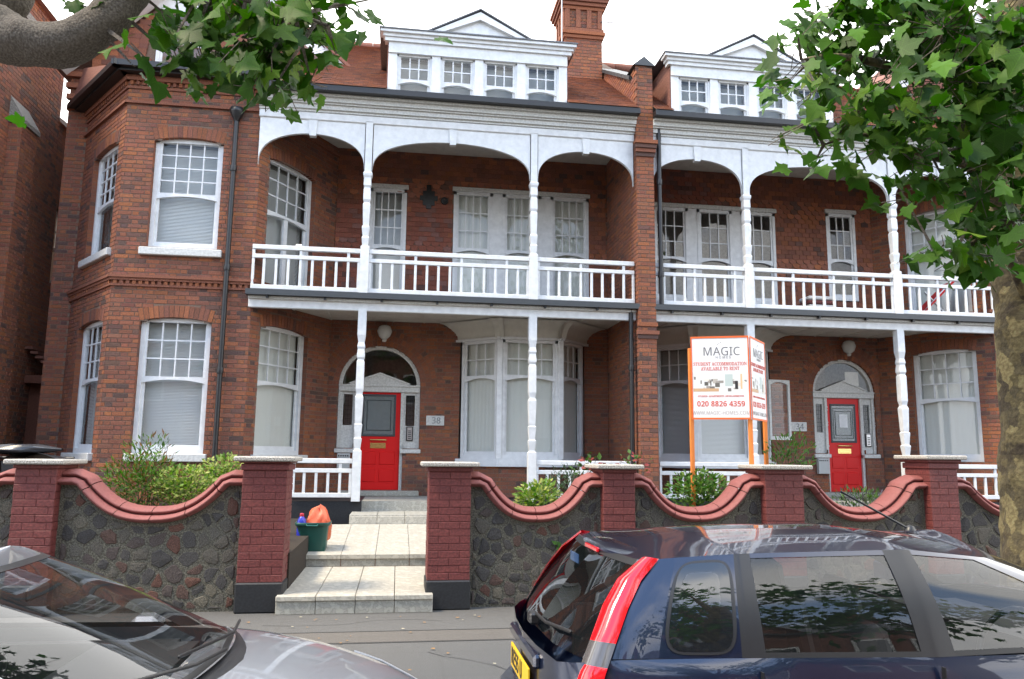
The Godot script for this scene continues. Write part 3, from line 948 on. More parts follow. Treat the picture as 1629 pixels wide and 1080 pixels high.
func globe_lamp(house: Node3D, x: float, y: float):
	var o := put(lathe_mesh([[-0.155, 0.0], [-0.15, 0.05], [-0.10, 0.11], [0.0, 0.145], [0.09, 0.115], [0.12, 0.06], [0.12, 0.0]], 24), "globe_lamp", mat(0.5, 0.5, 0.47, 0.25, {coat = 0.3}), house, Transform3D(Basis(), Vector3(x, y, ZD + 0.15)))
	put(lathe_mesh([[0.0, 0.0], [0.0, 0.075], [0.05, 0.07], [0.06, 0.0]], 16), "lamp_base", M.white_old, o, Transform3D(Basis(Vector3.RIGHT, -PI / 2), Vector3(0, 0.02, -0.15)))
	put(lathe_mesh([[-0.21, 0.0], [-0.205, 0.035], [-0.16, 0.045], [-0.145, 0.0]], 14), "lamp_finial", M.white_old, o)

# three-sided bay window under the verandah
func oriel(house: Node3D, xs: Array, zf: float, blinds: String):
	var p := [Vector2(xs[0], ZD), Vector2(xs[1], zf), Vector2(xs[2], zf), Vector2(xs[3], ZD)]
	for k in 3:
		var A: Vector2 = p[k]; var B: Vector2 = p[k + 1]
		var L := (B - A).length()
		seg(A, B, FLOOR - 0.1, 1.40)
		window(house, frame_at(P3(A), P3(B), 0.05, 1.54, 0.02), L - 0.1, 2.30, {split = 1.58, cols = 4 if k == 1 else 3, rows = 2, rail = 0.07, blind = blinds, fw = 0.06})
		var t := frame_at(P3(A), P3(B), 0, 0, 0.0)
		var sb := MB.new()
		sb.box(Vector3(-0.05, 1.40, -0.1), Vector3(L + 0.05, 1.47, 0.07), t); sb.box(Vector3(-0.03, 1.47, -0.1), Vector3(L + 0.03, 1.54, 0.04), t)
		part(sb, "bay_sill", M.white, house)
		# cove cornice from the window head up to the verandah ceiling
		var rows := []
		for q in 7:
			var a := PI / 2 * q / 6.0
			var out := 0.32 * (1 - cos(a)); var y := 3.86 + 0.32 * sin(a)
			rows.append([t * Vector3(-0.10 - out * 0.5, y, 0.02 + out), t * Vector3(L + 0.10 + out * 0.5, y, 0.02 + out)])
		put(grid_mesh(rows), "bay_cornice", M.cream, house)
		var hb := MB.new()
		hb.box(Vector3(-0.06, 3.83, -0.1), Vector3(L + 0.06, 3.875, 0.05), t)
		part(hb, "bay_head", M.white, house)
	for k in [1, 2]:
		boxpart(Vector3(p[k].x - 0.055, 1.54, p[k].y - 0.11), Vector3(p[k].x + 0.055, 3.84, p[k].y + 0.012), "corner_post", M.white, house, 0.01)

func roof_and_dormer(house: Node3D, x0: float, x1: float, dx0: float, dx1: float):
	# tiled slope
	var sl := Vector2(-17.4 + 13.05, 11.05 - 7.93)   # z, y run
	var L := sl.length()
	var V := Vector3(0, sl.y, sl.x).normalized()
	var N := Vector3.RIGHT.cross(V).normalized()
	var dz := 13.62 - 13.05
	tile_wall(Vector3(x0, 7.93, -13.05), Vector3.RIGHT, V, N, x1 - x0, L, [{u0 = dx0 - x0, u1 = dx1 - x0, y0 = 0.0, y1 = L}], [], true)
	var rb := MB.new()
	rb.quad(Vector3(x0, 11.04, -17.4), Vector3(x1, 11.04, -17.4), Vector3(x1, 7.5, -23), Vector3(x0, 7.5, -23))
	part(rb, "rear_roof_slope", M.terra, house)
	for k in int((x1 - x0) / 0.45):
		var xa := x0 + k * 0.45
		put(tube_mesh([Vector3(xa, 11.03, -17.4), Vector3(xa + 0.44, 11.03, -17.4)], [0.11, 0.11], 10), "ridge_tile", M.terra, house)
	# dormer: white front with four windows, frieze, cornice and a pediment
	var zf := -13.22
	var w := dx1 - dx0
	var fr := MB.new()
	fr.box(Vector3(0, 7.835, -0.05), Vector3(w, 7.90, 0.0))
	fr.box(Vector3(0, 8.70, -0.05), Vector3(w, 8.9, 0.03))
	var ww := 0.62
	var gap := (w - 4 * ww) / 5.0
	for k in 5:
		var a := k * (ww + gap)
		fr.box(Vector3(a, 7.90, -0.05), Vector3(a + gap, 8.70, 0.0))
	var front := part(fr, "dormer_front", M.white, house, Transform3D(Basis(), Vector3(dx0, 0, zf)))
	for k in 4:
		window(house, Transform3D(Basis(), Vector3(dx0 + gap + k * (ww + gap), 7.90, zf - 0.03)), ww, 0.80, {split = 0.32, cols = 3, rows = 2, rail = 0.06, fw = 0.03, blind = "slat"})
	var co := MB.new()
	for c in [[8.9, 8.97, 0.07], [8.97, 9.03, 0.10], [9.03, 9.08, 0.15]]:
		co.box(Vector3(-c[2], c[0], -0.1), Vector3(w + c[2], c[1], c[2]))
	part(co, "dormer_cornice", M.white, house, Transform3D(Basis(), Vector3(dx0, 0, zf)))
	var pd := MB.new()
	var c := w / 2; var hw := 0.86
	pd.poly(PackedVector2Array([Vector2(c - hw, 9.080), Vector2(c + hw, 9.080), Vector2(c, 9.520)]), -0.1, 0.05)
	for e in [[0.0, 0.16, 0.08], [0.055, 0.11, 0.12]]:
		var o: float = e[0]
		pd.poly(PackedVector2Array([Vector2(c - hw - 0.1 + o, 9.080 + o * 0.3), Vector2(c - hw + 0.12, 9.080 + o * 0.3), Vector2(c, 9.420), Vector2(c + hw - 0.12, 9.080 + o * 0.3), Vector2(c + hw + 0.1 - o, 9.080 + o * 0.3), Vector2(c, 9.590 - o * 0.4)]), -0.1, e[2])
	part(pd, "pediment", M.white, house, Transform3D(Basis(), Vector3(dx0, 0, zf)))
	var lr := MB.new()
	lr.box(Vector3(-0.17, 9.080, -3.0), Vector3(w + 0.17, 9.105, 0.17))
	lr.poly(PackedVector2Array([Vector2(c - hw - 0.14, 9.095), Vector2(c - hw - 0.08, 9.095), Vector2(c, 9.605), Vector2(c + hw + 0.08, 9.095), Vector2(c + hw + 0.14, 9.095), Vector2(c, 9.630)]), -2.6, 0.14)
	part(lr, "dormer_lead_roof", M.lead, house, Transform3D(Basis(), Vector3(dx0, 0, zf)))
	# tile-hung cheeks
	for s in [0, 1]:
		var x := dx0 if s == 0 else dx1
		var ck := MB.new()
		ck.quad(Vector3(x, 7.84, zf), Vector3(x, 9.08, zf), Vector3(x, 9.08, zf - 1.7), Vector3(x, 7.9, zf - 0.1))
		part(ck, "dormer_cheek", M.terra, house)
		var tm := MB.new()
		for k in 14:
			var y := 7.9 + k * 0.083
			var zl: float = zf - clampf((y - 7.93) / 0.717 - 0.17, 0.02, 2.0) - 0.05
			var xo: float = x - 0.02 if s == 0 else x + 0.02
			tm.box(Vector3(min(x, xo) , y, zl), Vector3(max(x, xo), y + 0.08, zf - 0.01))
		part(tm, "cheek_tiles", M.terra, house).set_meta("kind", "stuff")

func build_terrace(h: Dictionary) -> Node3D:
	var house := thing("terraced_house", h.label, "house", Vector3.ZERO, "red brick terraced houses with verandahs")
	start_house()
	var xl: float = h.xl; var xr: float = h.xr
	# recessed wall, ground floor
	var hw: float = h.hw; var dc: float = h.door - xl
	var dop := [{u0 = dc - hw * 0.60, u1 = dc + hw * 0.60, y0 = 0.0, y1 = 1.8, head = false}, {u0 = dc - hw, u1 = dc + hw, y0 = 1.69, y1 = 3.72, rise = hw, depth = 0.33, rings = 3, reveal = 0.12},
		{u0 = h.bay[0] - xl + 0.02, u1 = h.bay[3] - xl - 0.02, y0 = 1.4, y1 = 4.5, head = false}]
	seg(Vector2(xl, ZD), Vector2(xr, ZD), 0.6, 4.25, dop)
	front_door(house, h.door, hw, h.number, h.get("note", false))
	number_plate(house, h.plate, 2.27, h.number)
	globe_lamp(house, h.lamp, 3.98)
	var mx: float = h.door - hw * 0.60 - 0.16
	var mbx := boxpart(Vector3(mx - 0.12, 1.30, ZD), Vector3(mx + 0.12, 1.62, ZD + 0.09), "meter_box", mat(0.42, 0.43, 0.42, 0.6), house, 0.008)
	for q in 5: boxpart(Vector3(-0.1 + q * 0.042, 0.10, 0.044), Vector3(-0.075 + q * 0.042, 0.125, 0.048), "vent_slot", M.black, mbx)
	oriel(house, h.bay, -14.78, h.oriel_blind)
	# upper floor wall: hung tiles round the windows
	var ops := []
	for w in h.upper: ops.append({u0 = w.x0 - xl, u1 = w.x1 - xl, y0 = w.y0 - 4.28, y1 = w.y1 - 4.28})
	tile_wall(Vector3(xl, 4.28, ZD), Vector3.RIGHT, Vector3.UP, Vector3.BACK, xr - xl, 3.5, ops, [[11, 15], [25, 28]])
	for w in h.upper:
		var n: int = w.get("n", 1)
		var mw := 0.2
		var each: float = (w.x1 - w.x0 - mw * (n - 1)) / n
		for k in n:
			window(house, Transform3D(Basis(), Vector3(w.x0 + k * (each + mw), w.y0, ZD + 0.02)), each, w.y1 - w.y0, {split = (w.y1 - w.y0) * 0.46, cols = w.get("cols", 4), rows = 3, rail = 0.07, blind = w.blind, fw = 0.06})
			if k < n - 1: boxpart(Vector3(w.x0 + k * (each + mw) + each, w.y0, ZD - 0.07), Vector3(w.x0 + (k + 1) * (each + mw), w.y1, ZD + 0.012), "mullion", M.white, house)
		boxpart(Vector3(w.x0 - 0.03, w.y1, ZD - 0.05), Vector3(w.x1 + 0.03, w.y1 + 0.09, ZD + 0.06), "window_head", M.white_old, house, 0.008)
	# verandah: floors, ceilings, posts, balustrades, arches, eaves
	var va: float = h.vx0; var vb: float = h.vx1
	boxpart(Vector3(va, 0.0, -15.38), Vector3(h.steps[0], FLOOR, ZB), "verandah_base", M.black_paint, house)
	boxpart(Vector3(h.steps[1], 0.0, -15.38), Vector3(vb, FLOOR, ZB), "verandah_base", M.black_paint, house)
	boxpart(Vector3(h.steps[0], 0.0, -15.38), Vector3(h.steps[1], FLOOR - 0.005, ZB - 0.12), "verandah_base", M.slab_old, house)
	boxpart(Vector3(h.door - 0.7, FLOOR - 0.005, -15.45), Vector3(h.door + 0.8, 0.925, -15.12), "door_step", M.slab_old, house, 0.015)
	boxpart(Vector3(va, 4.20, -15.38), Vector3(vb, 4.28, -13.42), "balcony_floor", M.cream, house)
	var cb := MB.new()
	for k in int((vb - va) / 0.6): cb.box(Vector3(va + k * 0.6, 4.188, -15.37), Vector3(va + k * 0.6 + 0.03, 4.20, -13.45))
	part(cb, "ceiling_battens", M.cream, house).set_meta("kind", "stuff")
	boxpart(Vector3(va, 4.04, ZB - 0.02), Vector3(vb, 4.20, ZB + 0.07), "lower_fascia", M.white, house, 0.01)
	boxpart(Vector3(va, 4.18, ZB + 0.02), Vector3(vb, 4.235, ZB + 0.12), "fascia_mould", M.white_old, house, 0.01)
	var gut := MB.new()
	gut.strip(lines(va - 0.03, vb + 0.03, 1), [4.235, 4.235], [4.33, 4.33], ZB + 0.04, ZB + 0.22)
	gut.box(Vector3(va, 4.28, -15.0), Vector3(vb, 4.31, ZB + 0.1))
	part(gut, "balcony_gutter", M.slate, house)
	var brk := MB.new()
	for k in int((vb - va) / 0.95): brk.box(Vector3(va + 0.3 + k * 0.95, 4.19, ZB + 0.06), Vector3(va + 0.34 + k * 0.95, 4.25, ZB + 0.19))
	part(brk, "gutter_brackets", M.black, house).set_meta("kind", "stuff")
	for x in h.posts:
		turned_post(house, x, ZB + 0.02, FLOOR, 4.05, true)
		turned_post(house, x, ZB + 0.05, 4.33, 7.45, false)
	var edges: Array = [va + 0.02] + h.posts + [vb - 0.02]
	for k in 3:
		var a: float = edges[k] + (0.075 if k > 0 else 0.0); var b: float = edges[k + 1] - (0.075 if k < 2 else 0.0)
		balustrade(house, a, b, ZB + 0.05, 4.36, 5.13)
		spandrel(house, a, b, ZB + 0.05, 7.42, 7.17, 6.56)
		if k in h.low_rails: 
			balustrade(house, a if k > 0 else h.rail0, b if k < 2 else h.rail1, ZB + 0.02, FLOOR + 0.06, 1.53)
	boxpart(Vector3(va, 7.42, ZB - 0.06), Vector3(vb, 7.56, ZB + 0.11), "verandah_beam", M.white, house, 0.012)
	var cor := MB.new()
	for c in [[7.56, 7.60, 0.13], [7.60, 7.68, 0.17], [7.68, 7.71, 0.21], [7.71, 7.79, 0.25], [7.79, 7.83, 0.31]]:
		cor.box(Vector3(va, c[0], ZB - 0.1), Vector3(vb, c[1], ZB + c[2]))
	part(cor, "eaves_cornice", M.white_old, house)
	var eg := MB.new()
	eg.strip(lines(va - 0.02, vb + 0.02, 1), [7.83, 7.83], [7.93, 7.93], ZB + 0.28, ZB + 0.45)
	part(eg, "eaves_gutter", M.black, house)
	boxpart(Vector3(va, 7.72, -15.38), Vector3(vb, 7.76, ZB - 0.1), "verandah_ceiling", M.cream, house)
	roof_and_dormer(house, h.roof0, h.roof1, h.dormer, h.dormer + 3.25)
	return house

func downpipe(house: Node3D, x: float, z: float, y0: float, y1: float, hopper := true):
	var o := part_tube(house, "downpipe", [Vector3(x, y0, z), Vector3(x, y1, z)], 0.042, M.black, 10)
	var y := y0 + 0.6
	while y < y1 - 0.3:
		put(lathe_mesh([[-0.05, 0.043], [-0.05, 0.056], [0.05, 0.056], [0.05, 0.043]], 10), "pipe_collar", M.black, o, Transform3D(Basis(), Vector3(x, y, z)))
		y += 1.75
	if hopper:
		put(lathe_mesh([[0.0, 0.045], [0.05, 0.06], [0.16, 0.12], [0.24, 0.125], [0.24, 0.0]], 8), "hopper_head", M.black, o, Transform3D(Basis(), Vector3(x, y1, z)))

func build_houses():
	var h1 := build_terrace({label = "red brick house with big canted brick bay, number 38", number = "38", xl = -1.35, xr = 4.2, door = -0.37, hw = 0.79, plate = 0.72, lamp = -0.31,
		bay = [1.17, 1.9, 3.1, 3.73], oriel_blind = "curtain", posts = [-0.66, 2.31], vx0 = -2.56, vx1 = 4.2, steps = [-0.56, 2.0], low_rails = [0, 2], rail0 = -1.7, rail1 = 4.18,
		upper = [{x0 = -0.69, x1 = 0.04, y0 = 4.72, y1 = 6.92, blind = "slat"}, {x0 = 0.99, x1 = 3.81, y0 = 4.72, y1 = 6.95, n = 3, blind = "curtain"}],
		roof0 = -2.2, roof1 = 4.2, dormer = -0.37})
	# canted bay
	var p := [Vector2(-6.05, -15.2), Vector2(-4.77, -13.5), Vector2(-2.52, -13.5), Vector2(-1.35, -15.4)]
	var wins := []
	for f in 3:
		var r: Array = [[0.60, 1.87], [0.49, 1.63], [0.26, 1.55]][f]
		wins.append({f = f, u0 = r[0], u1 = r[1], y0 = 1.58, y1 = 3.83, split = 1.24, cols = 4, rows = 3, blind = "slat" if f < 2 else "curtain", sill = 0.07})
		if f < 2: wins.append({f = f, u0 = r[0], u1 = r[1], y0 = 5.0, y1 = 6.98, split = 0.98, cols = 4, rows = 4, blind = "slat", sill = 0.1})
		else: wins.append({f = f, u0 = r[0], u1 = r[1], y0 = 4.42, y1 = 6.86, split = 1.45, cols = 4, rows = 3, blind = "slat", mull = true})
	brick_bay(h1, p, wins, 8.03, [0, 1, 2])
	seg(Vector2(-6.42, -15.2), Vector2(-6.05, -15.2), 0.0, 8.9, [], 0.2)
	seg(Vector2(-6.42, -23.0), Vector2(-6.42, -15.2), 0.0, 8.9)
	# gable over the bay, bargeboards and attic window
	var gz := -15.15
	var g := MB.new()
	var k0 := Vector2(-6.3, 8.9); var ap := Vector2(-3.95, 11.35); var k1 := Vector2(-1.4, 9.0)
	var row := 0
	var y := 8.0
	while y < 11.2:
		var xa := -6.05 if y < 9.1 else lerpf(k0.x, ap.x, (y + 0.1 - k0.y) / (ap.y - k0.y))
		var xb := -1.6 if y < 9.0 else lerpf(k1.x, ap.x, (y + 0.1 - k1.y) / (ap.y - k1.y))
		var x := xa
		while x < xb - 0.02:
			var xe: float = min(x + 0.165 + (0.08 if row % 2 and x == xa else 0.0), xb)
			if not (xe > -4.95 and x < -3.85 and y > 8.9 and y < 10.3):
				g.col = TONES[pick_tone(0.2)] * rng.randf_range(0.7, 1.0)
				g.box(Vector3(x + 0.002, y, gz - 0.01), Vector3(xe - 0.002, y + 0.098, gz + rng.randf_range(0.012, 0.02)))
			x = xe
		row += 1
		y += 0.1
	var gt := part(g, "gable_tiles", M.tile, h1); gt.set_meta("kind", "stuff")
	var gw := MB.new()
	gw.poly(PackedVector2Array([Vector2(-6.05, 7.9), Vector2(-1.5, 7.9), Vector2(-1.5, 9.0), ap, Vector2(-6.05, 9.1)]), -0.1, -0.03, Transform3D(Basis(), Vector3(0, 0, gz)))
	part(gw, "gable_wall", M.mortar, h1)
	for s in [[k0, ap], [ap, k1]]:
		var a: Vector2 = s[0]; var b: Vector2 = s[1]
		var d := (b - a).normalized(); var nn := Vector2(-d.y, d.x)
		var bb := MB.new()
		bb.poly(PackedVector2Array([a - d * 0.25, b + d * 0.05, b + d * 0.05 + nn * 0.26, a - d * 0.25 + nn * 0.26]), 0.02, 0.30, Transform3D(Basis(), Vector3(0, 0, gz)))
		part(bb, "bargeboard", M.white, h1)
		var rf := MB.new()
		rf.poly(PackedVector2Array([a - d * 0.3 + nn * 0.26, b + d * 0.1 + nn * 0.26, b + d * 0.1 + nn * 0.32, a - d * 0.3 + nn * 0.32]), -7.0, 0.36, Transform3D(Basis(), Vector3(0, 0, gz)))
		part(rf, "gable_roof", M.terra, h1)
	window(h1, Transform3D(Basis(), Vector3(-4.9, 8.95, gz + 0.04)), 1.0, 1.3, {split = 0.6, cols = 3, rows = 2, blind = "slat"})
	boxpart(Vector3(-4.95, 10.25, gz - 0.02), Vector3(-3.85, 10.7, gz + 0.03), "gable_panel", M.white, h1)
	var lean := MB.new()
	lean.quad(Vector3(-4.9, 8.14, -13.3), Vector3(-2.4, 8.14, -13.3), Vector3(-1.4, 8.9, gz), Vector3(-6.2, 8.9, gz))
	lean.tri(Vector3(-6.4, 8.14, -15.2), Vector3(-4.9, 8.14, -13.3), Vector3(-6.2, 8.9, gz))
	lean.tri(Vector3(-2.4, 8.14, -13.3), Vector3(-1.2, 8.14, -15.2), Vector3(-1.4, 8.9, gz))
	part(lean, "bay_roof", M.terra, h1)
	var kn := MB.new()
	kn.col = TONES[0]
	for q in 4: kn.box(Vector3(-6.44 - q * 0.02, 8.05 + q * 0.22, -15.25), Vector3(-6.05, 8.15 + q * 0.22, -15.16 + q * 0.015))
	part(kn, "kneeler", M.brick, h1)
	downpipe(h1, -2.94, -13.43, 0.6, 7.3)
	downpipe(h1, 4.1, -13.42, 0.83, 4.25, false)
	# party wall pier and parapet
	seg(Vector2(4.2, -13.28), Vector2(4.53, -13.28), 0.0, 8.9, [], 0.75)
	seg(Vector2(4.2, -15.4), Vector2(4.2, -13.28), 0.0, 7.75, [], 0.4)
	brick_wall(Vector3(4.53, 0, -13.28), Vector3(0, 0, -1), Vector3.RIGHT, 2.12, 0.0, 7.75, [], 0.3)
	var pw := MB.new()
	var xfw := Transform3D(Basis(Vector3(0, 0, 1), Vector3.UP, Vector3.LEFT), Vector3(4.2, 0, -17.4))   # local x runs towards the street
	brick_parapet(xfw)
	pw.poly(PackedVector2Array([Vector2(0, 7.0), Vector2(4.11, 7.0), Vector2(4.11, 8.75), Vector2(3.9, 8.72), Vector2(2.0, 9.85), Vector2(0, 11.2)]), -0.32, -0.01, xfw)
	part(pw, "party_wall_core", M.mortar, h1)
	var cp := MB.new()
	for k in 12:
		var t0 := k / 12.0; var t1 := (k + 0.95) / 12.0
		var a := Vector2(3.85, 8.73).lerp(Vector2(0.9, 10.45), t0); var b := Vector2(3.85, 8.73).lerp(Vector2(0.9, 10.45), t1)
		cp.poly(PackedVector2Array([b, a, a + Vector2(0.02, 0.07), b + Vector2(0.02, 0.07)]), -0.38, 0.05, xfw)
	part(cp, "parapet_coping", M.slate, h1)
	var cap := MB.new()
	cap.poly(PackedVector2Array([Vector2(4.15, 8.88), Vector2(4.58, 8.88), Vector2(4.365, 9.06)]), -13.75, -13.24)
	part(cap, "pier_cap", M.slate, h1)
	var corb := MB.new()
	for q in 5:
		corb.col = TONES[[0, 6, 1, 5, 3][q]]
		corb.box(Vector3(4.2 - 0.012 * q, 7.02 + q * 0.075, -13.3), Vector3(4.53 + 0.012 * q, 7.09 + q * 0.075, -13.28 + 0.028 * q))
		part(corb, "corbel_course", M.brick, h1)
		corb = MB.new(); corb.col = TONES[[0, 6, 1, 5, 3][q]]
		corb.box(Vector3(4.2 - 0.02 * (q % 3), 3.62 + q * 0.075, -13.3), Vector3(4.53 + 0.02 * (q % 3), 3.69 + q * 0.075, -13.28 + 0.02 * (q % 3)))
		part(corb, "corbel_course", M.brick, h1)
		corb = MB.new()
	var fl := MB.new()
	for k in 22:
		var a := Vector2(3.95, 8.02).lerp(Vector2(1.0, 10.12), k / 22.0); var b := Vector2(3.95, 8.02).lerp(Vector2(1.0, 10.12), (k + 0.98) / 22.0)
		fl.poly(PackedVector2Array([b + Vector2(0, -0.05), a + Vector2(0, -0.05), a + Vector2(0, 0.12), b + Vector2(0, 0.05)]), 0.014, 0.02, xfw)
	part(fl, "lead_flashing", M.lead, h1)
	# chimney
	var zc := -15.5
	seg(Vector2(3.33, zc), Vector2(4.16, zc), 9.3, 13.0, [], 0.8)
	seg(Vector2(3.33, zc - 0.8), Vector2(3.33, zc), 9.0, 13.0, [], 0.8)
	brick_wall(Vector3(4.16, 0, zc), Vector3(0, 0, -1), Vector3.RIGHT, 0.8, 9.0, 13.0, [], 0.5)
	var chm := MB.new()
	for c in [[10.62, 0.03], [10.70, 0.06], [10.78, 0.035], [11.28, 0.04], [11.36, 0.08], [11.44, 0.12], [11.52, 0.15], [12.9, 0.1]]:
		chm.col = TONES[[0, 3, 1, 4][rng.randi_range(0, 3)]]
		chm.box(Vector3(3.33 - c[1], c[0], zc - 0.8 - c[1]), Vector3(4.16 + c[1], c[0] + 0.07, zc + c[1]))
		part(chm, "chimney_band", M.brick, h1)
		chm = MB.new()
	for q in 4:
		chm.col = TONES[0]
		chm.box(Vector3(3.33 + q * 0.243, 10.86, zc - 0.01), Vector3(3.43 + q * 0.243, 11.28, zc + 0.035))
		chm.box(Vector3(3.295, 10.86, zc - 0.1 - q * 0.233), Vector3(3.34, 11.28, zc - q * 0.233))
	part(chm, "chimney_pilaster", M.brick, h1).set_meta("kind", "stuff")
	for q in 3: put(lathe_mesh([[0, 0.1], [0.3, 0.09], [0.35, 0.12], [0.4, 0.1], [0.4, 0.0]], 14), "chimney_pot", M.terra, h1, Transform3D(Basis(), Vector3(3.5 + q * 0.25, 13.0, zc - 0.4)))
	var aer := part_tube(h1, "aerial_pole", [Vector3(3.24, 10.3, zc + 0.1), Vector3(3.24, 12.4, zc + 0.1)], 0.012, M.steel)
	part_tube(aer, "aerial_arm", [Vector3(4.12, 11.02, zc + 0.05), Vector3(4.42, 11.0, zc + 0.1)], 0.012, M.lead)
	# closing walls behind
	var sh := MB.new()
	sh.box(Vector3(-6.4, 0, -23.1), Vector3(4.4, 7.6, -23.0))
	part(sh, "rear_wall", M.mortar, h1)
	var sl := MB.new()
	sl.box(Vector3(-6.0, 4.15, -23.0), Vector3(4.2, 4.25, -15.45)); sl.box(Vector3(-6.0, 7.7, -23.0), Vector3(4.2, 7.76, -15.6)); sl.box(Vector3(-6.0, 0.7, -23.0), Vector3(4.2, 0.8, -15.45))
	part(sl, "inner_floors", M.plaster, h1)
	# wrought iron tie plate and round vent on the tiled wall
	var tie := MB.new()
	tie.box(Vector3(0.43, 6.55, ZD + 0.015), Vector3(0.53, 7.05, ZD + 0.035)); tie.box(Vector3(0.3, 6.72, ZD + 0.015), Vector3(0.66, 6.82, ZD + 0.034)); tie.box(Vector3(0.36, 6.62, ZD + 0.015), Vector3(0.6, 6.92, ZD + 0.033))
	part(tie, "wall_tie", M.black, h1)
	put(lathe_mesh([[0, 0.0], [0.0, 0.045], [0.012, 0.048], [0.03, 0.075], [0.0, 0.08]], 16), "vent", M.black_paint, h1, Transform3D(Basis(Vector3.RIGHT, PI / 2), Vector3(0.8, 6.73, ZD + 0.02)))
	finish_house(h1)

	var h2 := build_terrace({label = "red brick house with open casement window, number 34", number = "34", xl = 4.53, xr = 10.2, door = 9.37, hw = 0.71, plate = 8.3, lamp = 9.44, note = true,
		bay = [5.15, 5.8, 7.0, 7.72], oriel_blind = "slat", posts = [6.38, 9.38], vx0 = 4.53, vx1 = 11.44, steps = [7.6, 9.9], low_rails = [0, 2], rail0 = 4.6, rail1 = 11.4,
		upper = [{x0 = 9.14, x1 = 9.82, y0 = 5.0, y1 = 6.94, blind = "none", cols = 3}, {x0 = 5.2, x1 = 7.95, y0 = 4.85, y1 = 6.87, n = 3, blind = "none", cols = 3}],
		roof0 = 4.53, roof1 = 11.2, dormer = 4.87})
	var p2 := [Vector2(10.2, -15.4), Vector2(11.4, -13.5), Vector2(13.65, -13.5), Vector2(14.9, -15.3)]
	var w2 := []
	for f in 2:
		var r: Array = [[0.69, 1.92], [0.5, 1.65]][f]
		w2.append({f = f, u0 = r[0], u1 = r[1], y0 = 1.58, y1 = 3.83, split = 1.24, cols = 4, rows = 3, blind = "curtain"})
		w2.append({f = f, u0 = r[0], u1 = r[1], y0 = 4.42 if f == 0 else 5.0, y1 = 6.78, split = 1.4 if f == 0 else 0.9, cols = 4, rows = 3, blind = "curtain"})
	brick_bay(h2, p2, w2, 8.03, [0, 1, 2])
	downpipe(h2, 4.66, -13.36, 4.3, 7.75, false)
	downpipe(h2, 11.46, -13.38, 0.6, 4.2, false)
	var lean2 := MB.new()
	lean2.quad(Vector3(11.2, 8.14, -13.3), Vector3(13.8, 8.14, -13.3), Vector3(15.0, 9.2, -15.3), Vector3(10.2, 9.2, -15.3))
	part(lean2, "bay_roof", M.terra, h2)
	var g2 := MB.new()
	g2.poly(PackedVector2Array([Vector2(10.2, 7.9), Vector2(15.0, 7.9), Vector2(15.0, 9.0), Vector2(12.6, 11.6), Vector2(10.2, 9.0)]), -0.1, 0.0, Transform3D(Basis(), Vector3(0, 0, -15.15)))
	part(g2, "gable_wall", M.terra, h2)
	for s in [[Vector2(10.05, 8.85), Vector2(12.6, 11.6)], [Vector2(12.6, 11.6), Vector2(15.15, 8.85)]]:
		var a: Vector2 = s[0]; var b: Vector2 = s[1]
		var d := (b - a).normalized(); var nn := Vector2(-d.y, d.x)
		var bb := MB.new()
		bb.poly(PackedVector2Array([a, b, b + nn * 0.24, a + nn * 0.24]), 0.02, 0.3, Transform3D(Basis(), Vector3(0, 0, -15.15)))
		part(bb, "bargeboard", M.white, h2)
		var rf := MB.new()
		rf.poly(PackedVector2Array([a + nn * 0.24, b + nn * 0.24, b + nn * 0.32, a + nn * 0.32]), -7.0, 0.36, Transform3D(Basis(), Vector3(0, 0, -15.15)))
		part(rf, "gable_roof", M.terra, h2)
	var sh2 := MB.new()
	sh2.box(Vector3(4.4, 0, -23.1), Vector3(15.0, 7.6, -23.0)); sh2.box(Vector3(14.9, 0, -23.0), Vector3(15.0, 8.0, -15.3))
	part(sh2, "rear_wall", M.mortar, h2)
	var sl2 := MB.new()
	sl2.box(Vector3(4.5, 4.15, -23.0), Vector3(14.8, 4.25, -15.45)); sl2.box(Vector3(4.5, 7.7, -23.0), Vector3(14.8, 7.76, -15.6)); sl2.box(Vector3(4.5, 0.7, -23.0), Vector3(14.8, 0.8, -15.45))
	sl2.box(Vector3(4.5, 0.8, -17.6), Vector3(14.8, 7.7, -17.5))
	part(sl2, "inner_floors", M.plaster, h2)
	# open casement leaf of the bay window
	var cm := MB.new()
	cm.box(Vector3(0, 0, -0.02), Vector3(0.045, 1.22, 0.02)); cm.box(Vector3(0.45, 0, -0.02), Vector3(0.5, 1.22, 0.02)); cm.box(Vector3(0.045, 0, -0.02), Vector3(0.45, 0.07, 0.02))
	cm.strip(lines(0.045, 0.45, 8), [1.12, 1.145, 1.16, 1.17, 1.172, 1.17, 1.16, 1.145, 1.12], [1.22, 1.22, 1.22, 1.22, 1.22, 1.22, 1.22, 1.22, 1.22], -0.02, 0.02)
	var cs := part(cm, "open_casement", M.white_old, h2, Transform3D(Basis(Vector3.UP, deg_to_rad(8)), Vector3(7.45, 1.98, -14.98)))
	pane(cs, Vector3(0.25, 0.6, 0), 0.41, 1.1, M.glass)
	part_tube(cs, "window_stay", [Vector3(0.48, 0.3, 0.0), Vector3(0.40, 0.29, 0.06)], 0.008, M.steel)
	finish_house(h2)
	# things left on the balcony of number 34
	var st := thing("towel_stack", "small stack of striped folded towels on the balcony", "towels", Vector3(8.05, 4.31, -14.0))
	for k in 5: boxpart(Vector3(-0.28, k * 0.085, -0.2), Vector3(0.28, k * 0.085 + 0.075, 0.2), "folded_towel", [M.white, M.pier_c][k % 2], st, 0.02)
	var rc := thing("deck_chair", "folded red deck chair leaning on the balcony beside the bay", "chair", Vector3(10.4, 4.31, -13.8))
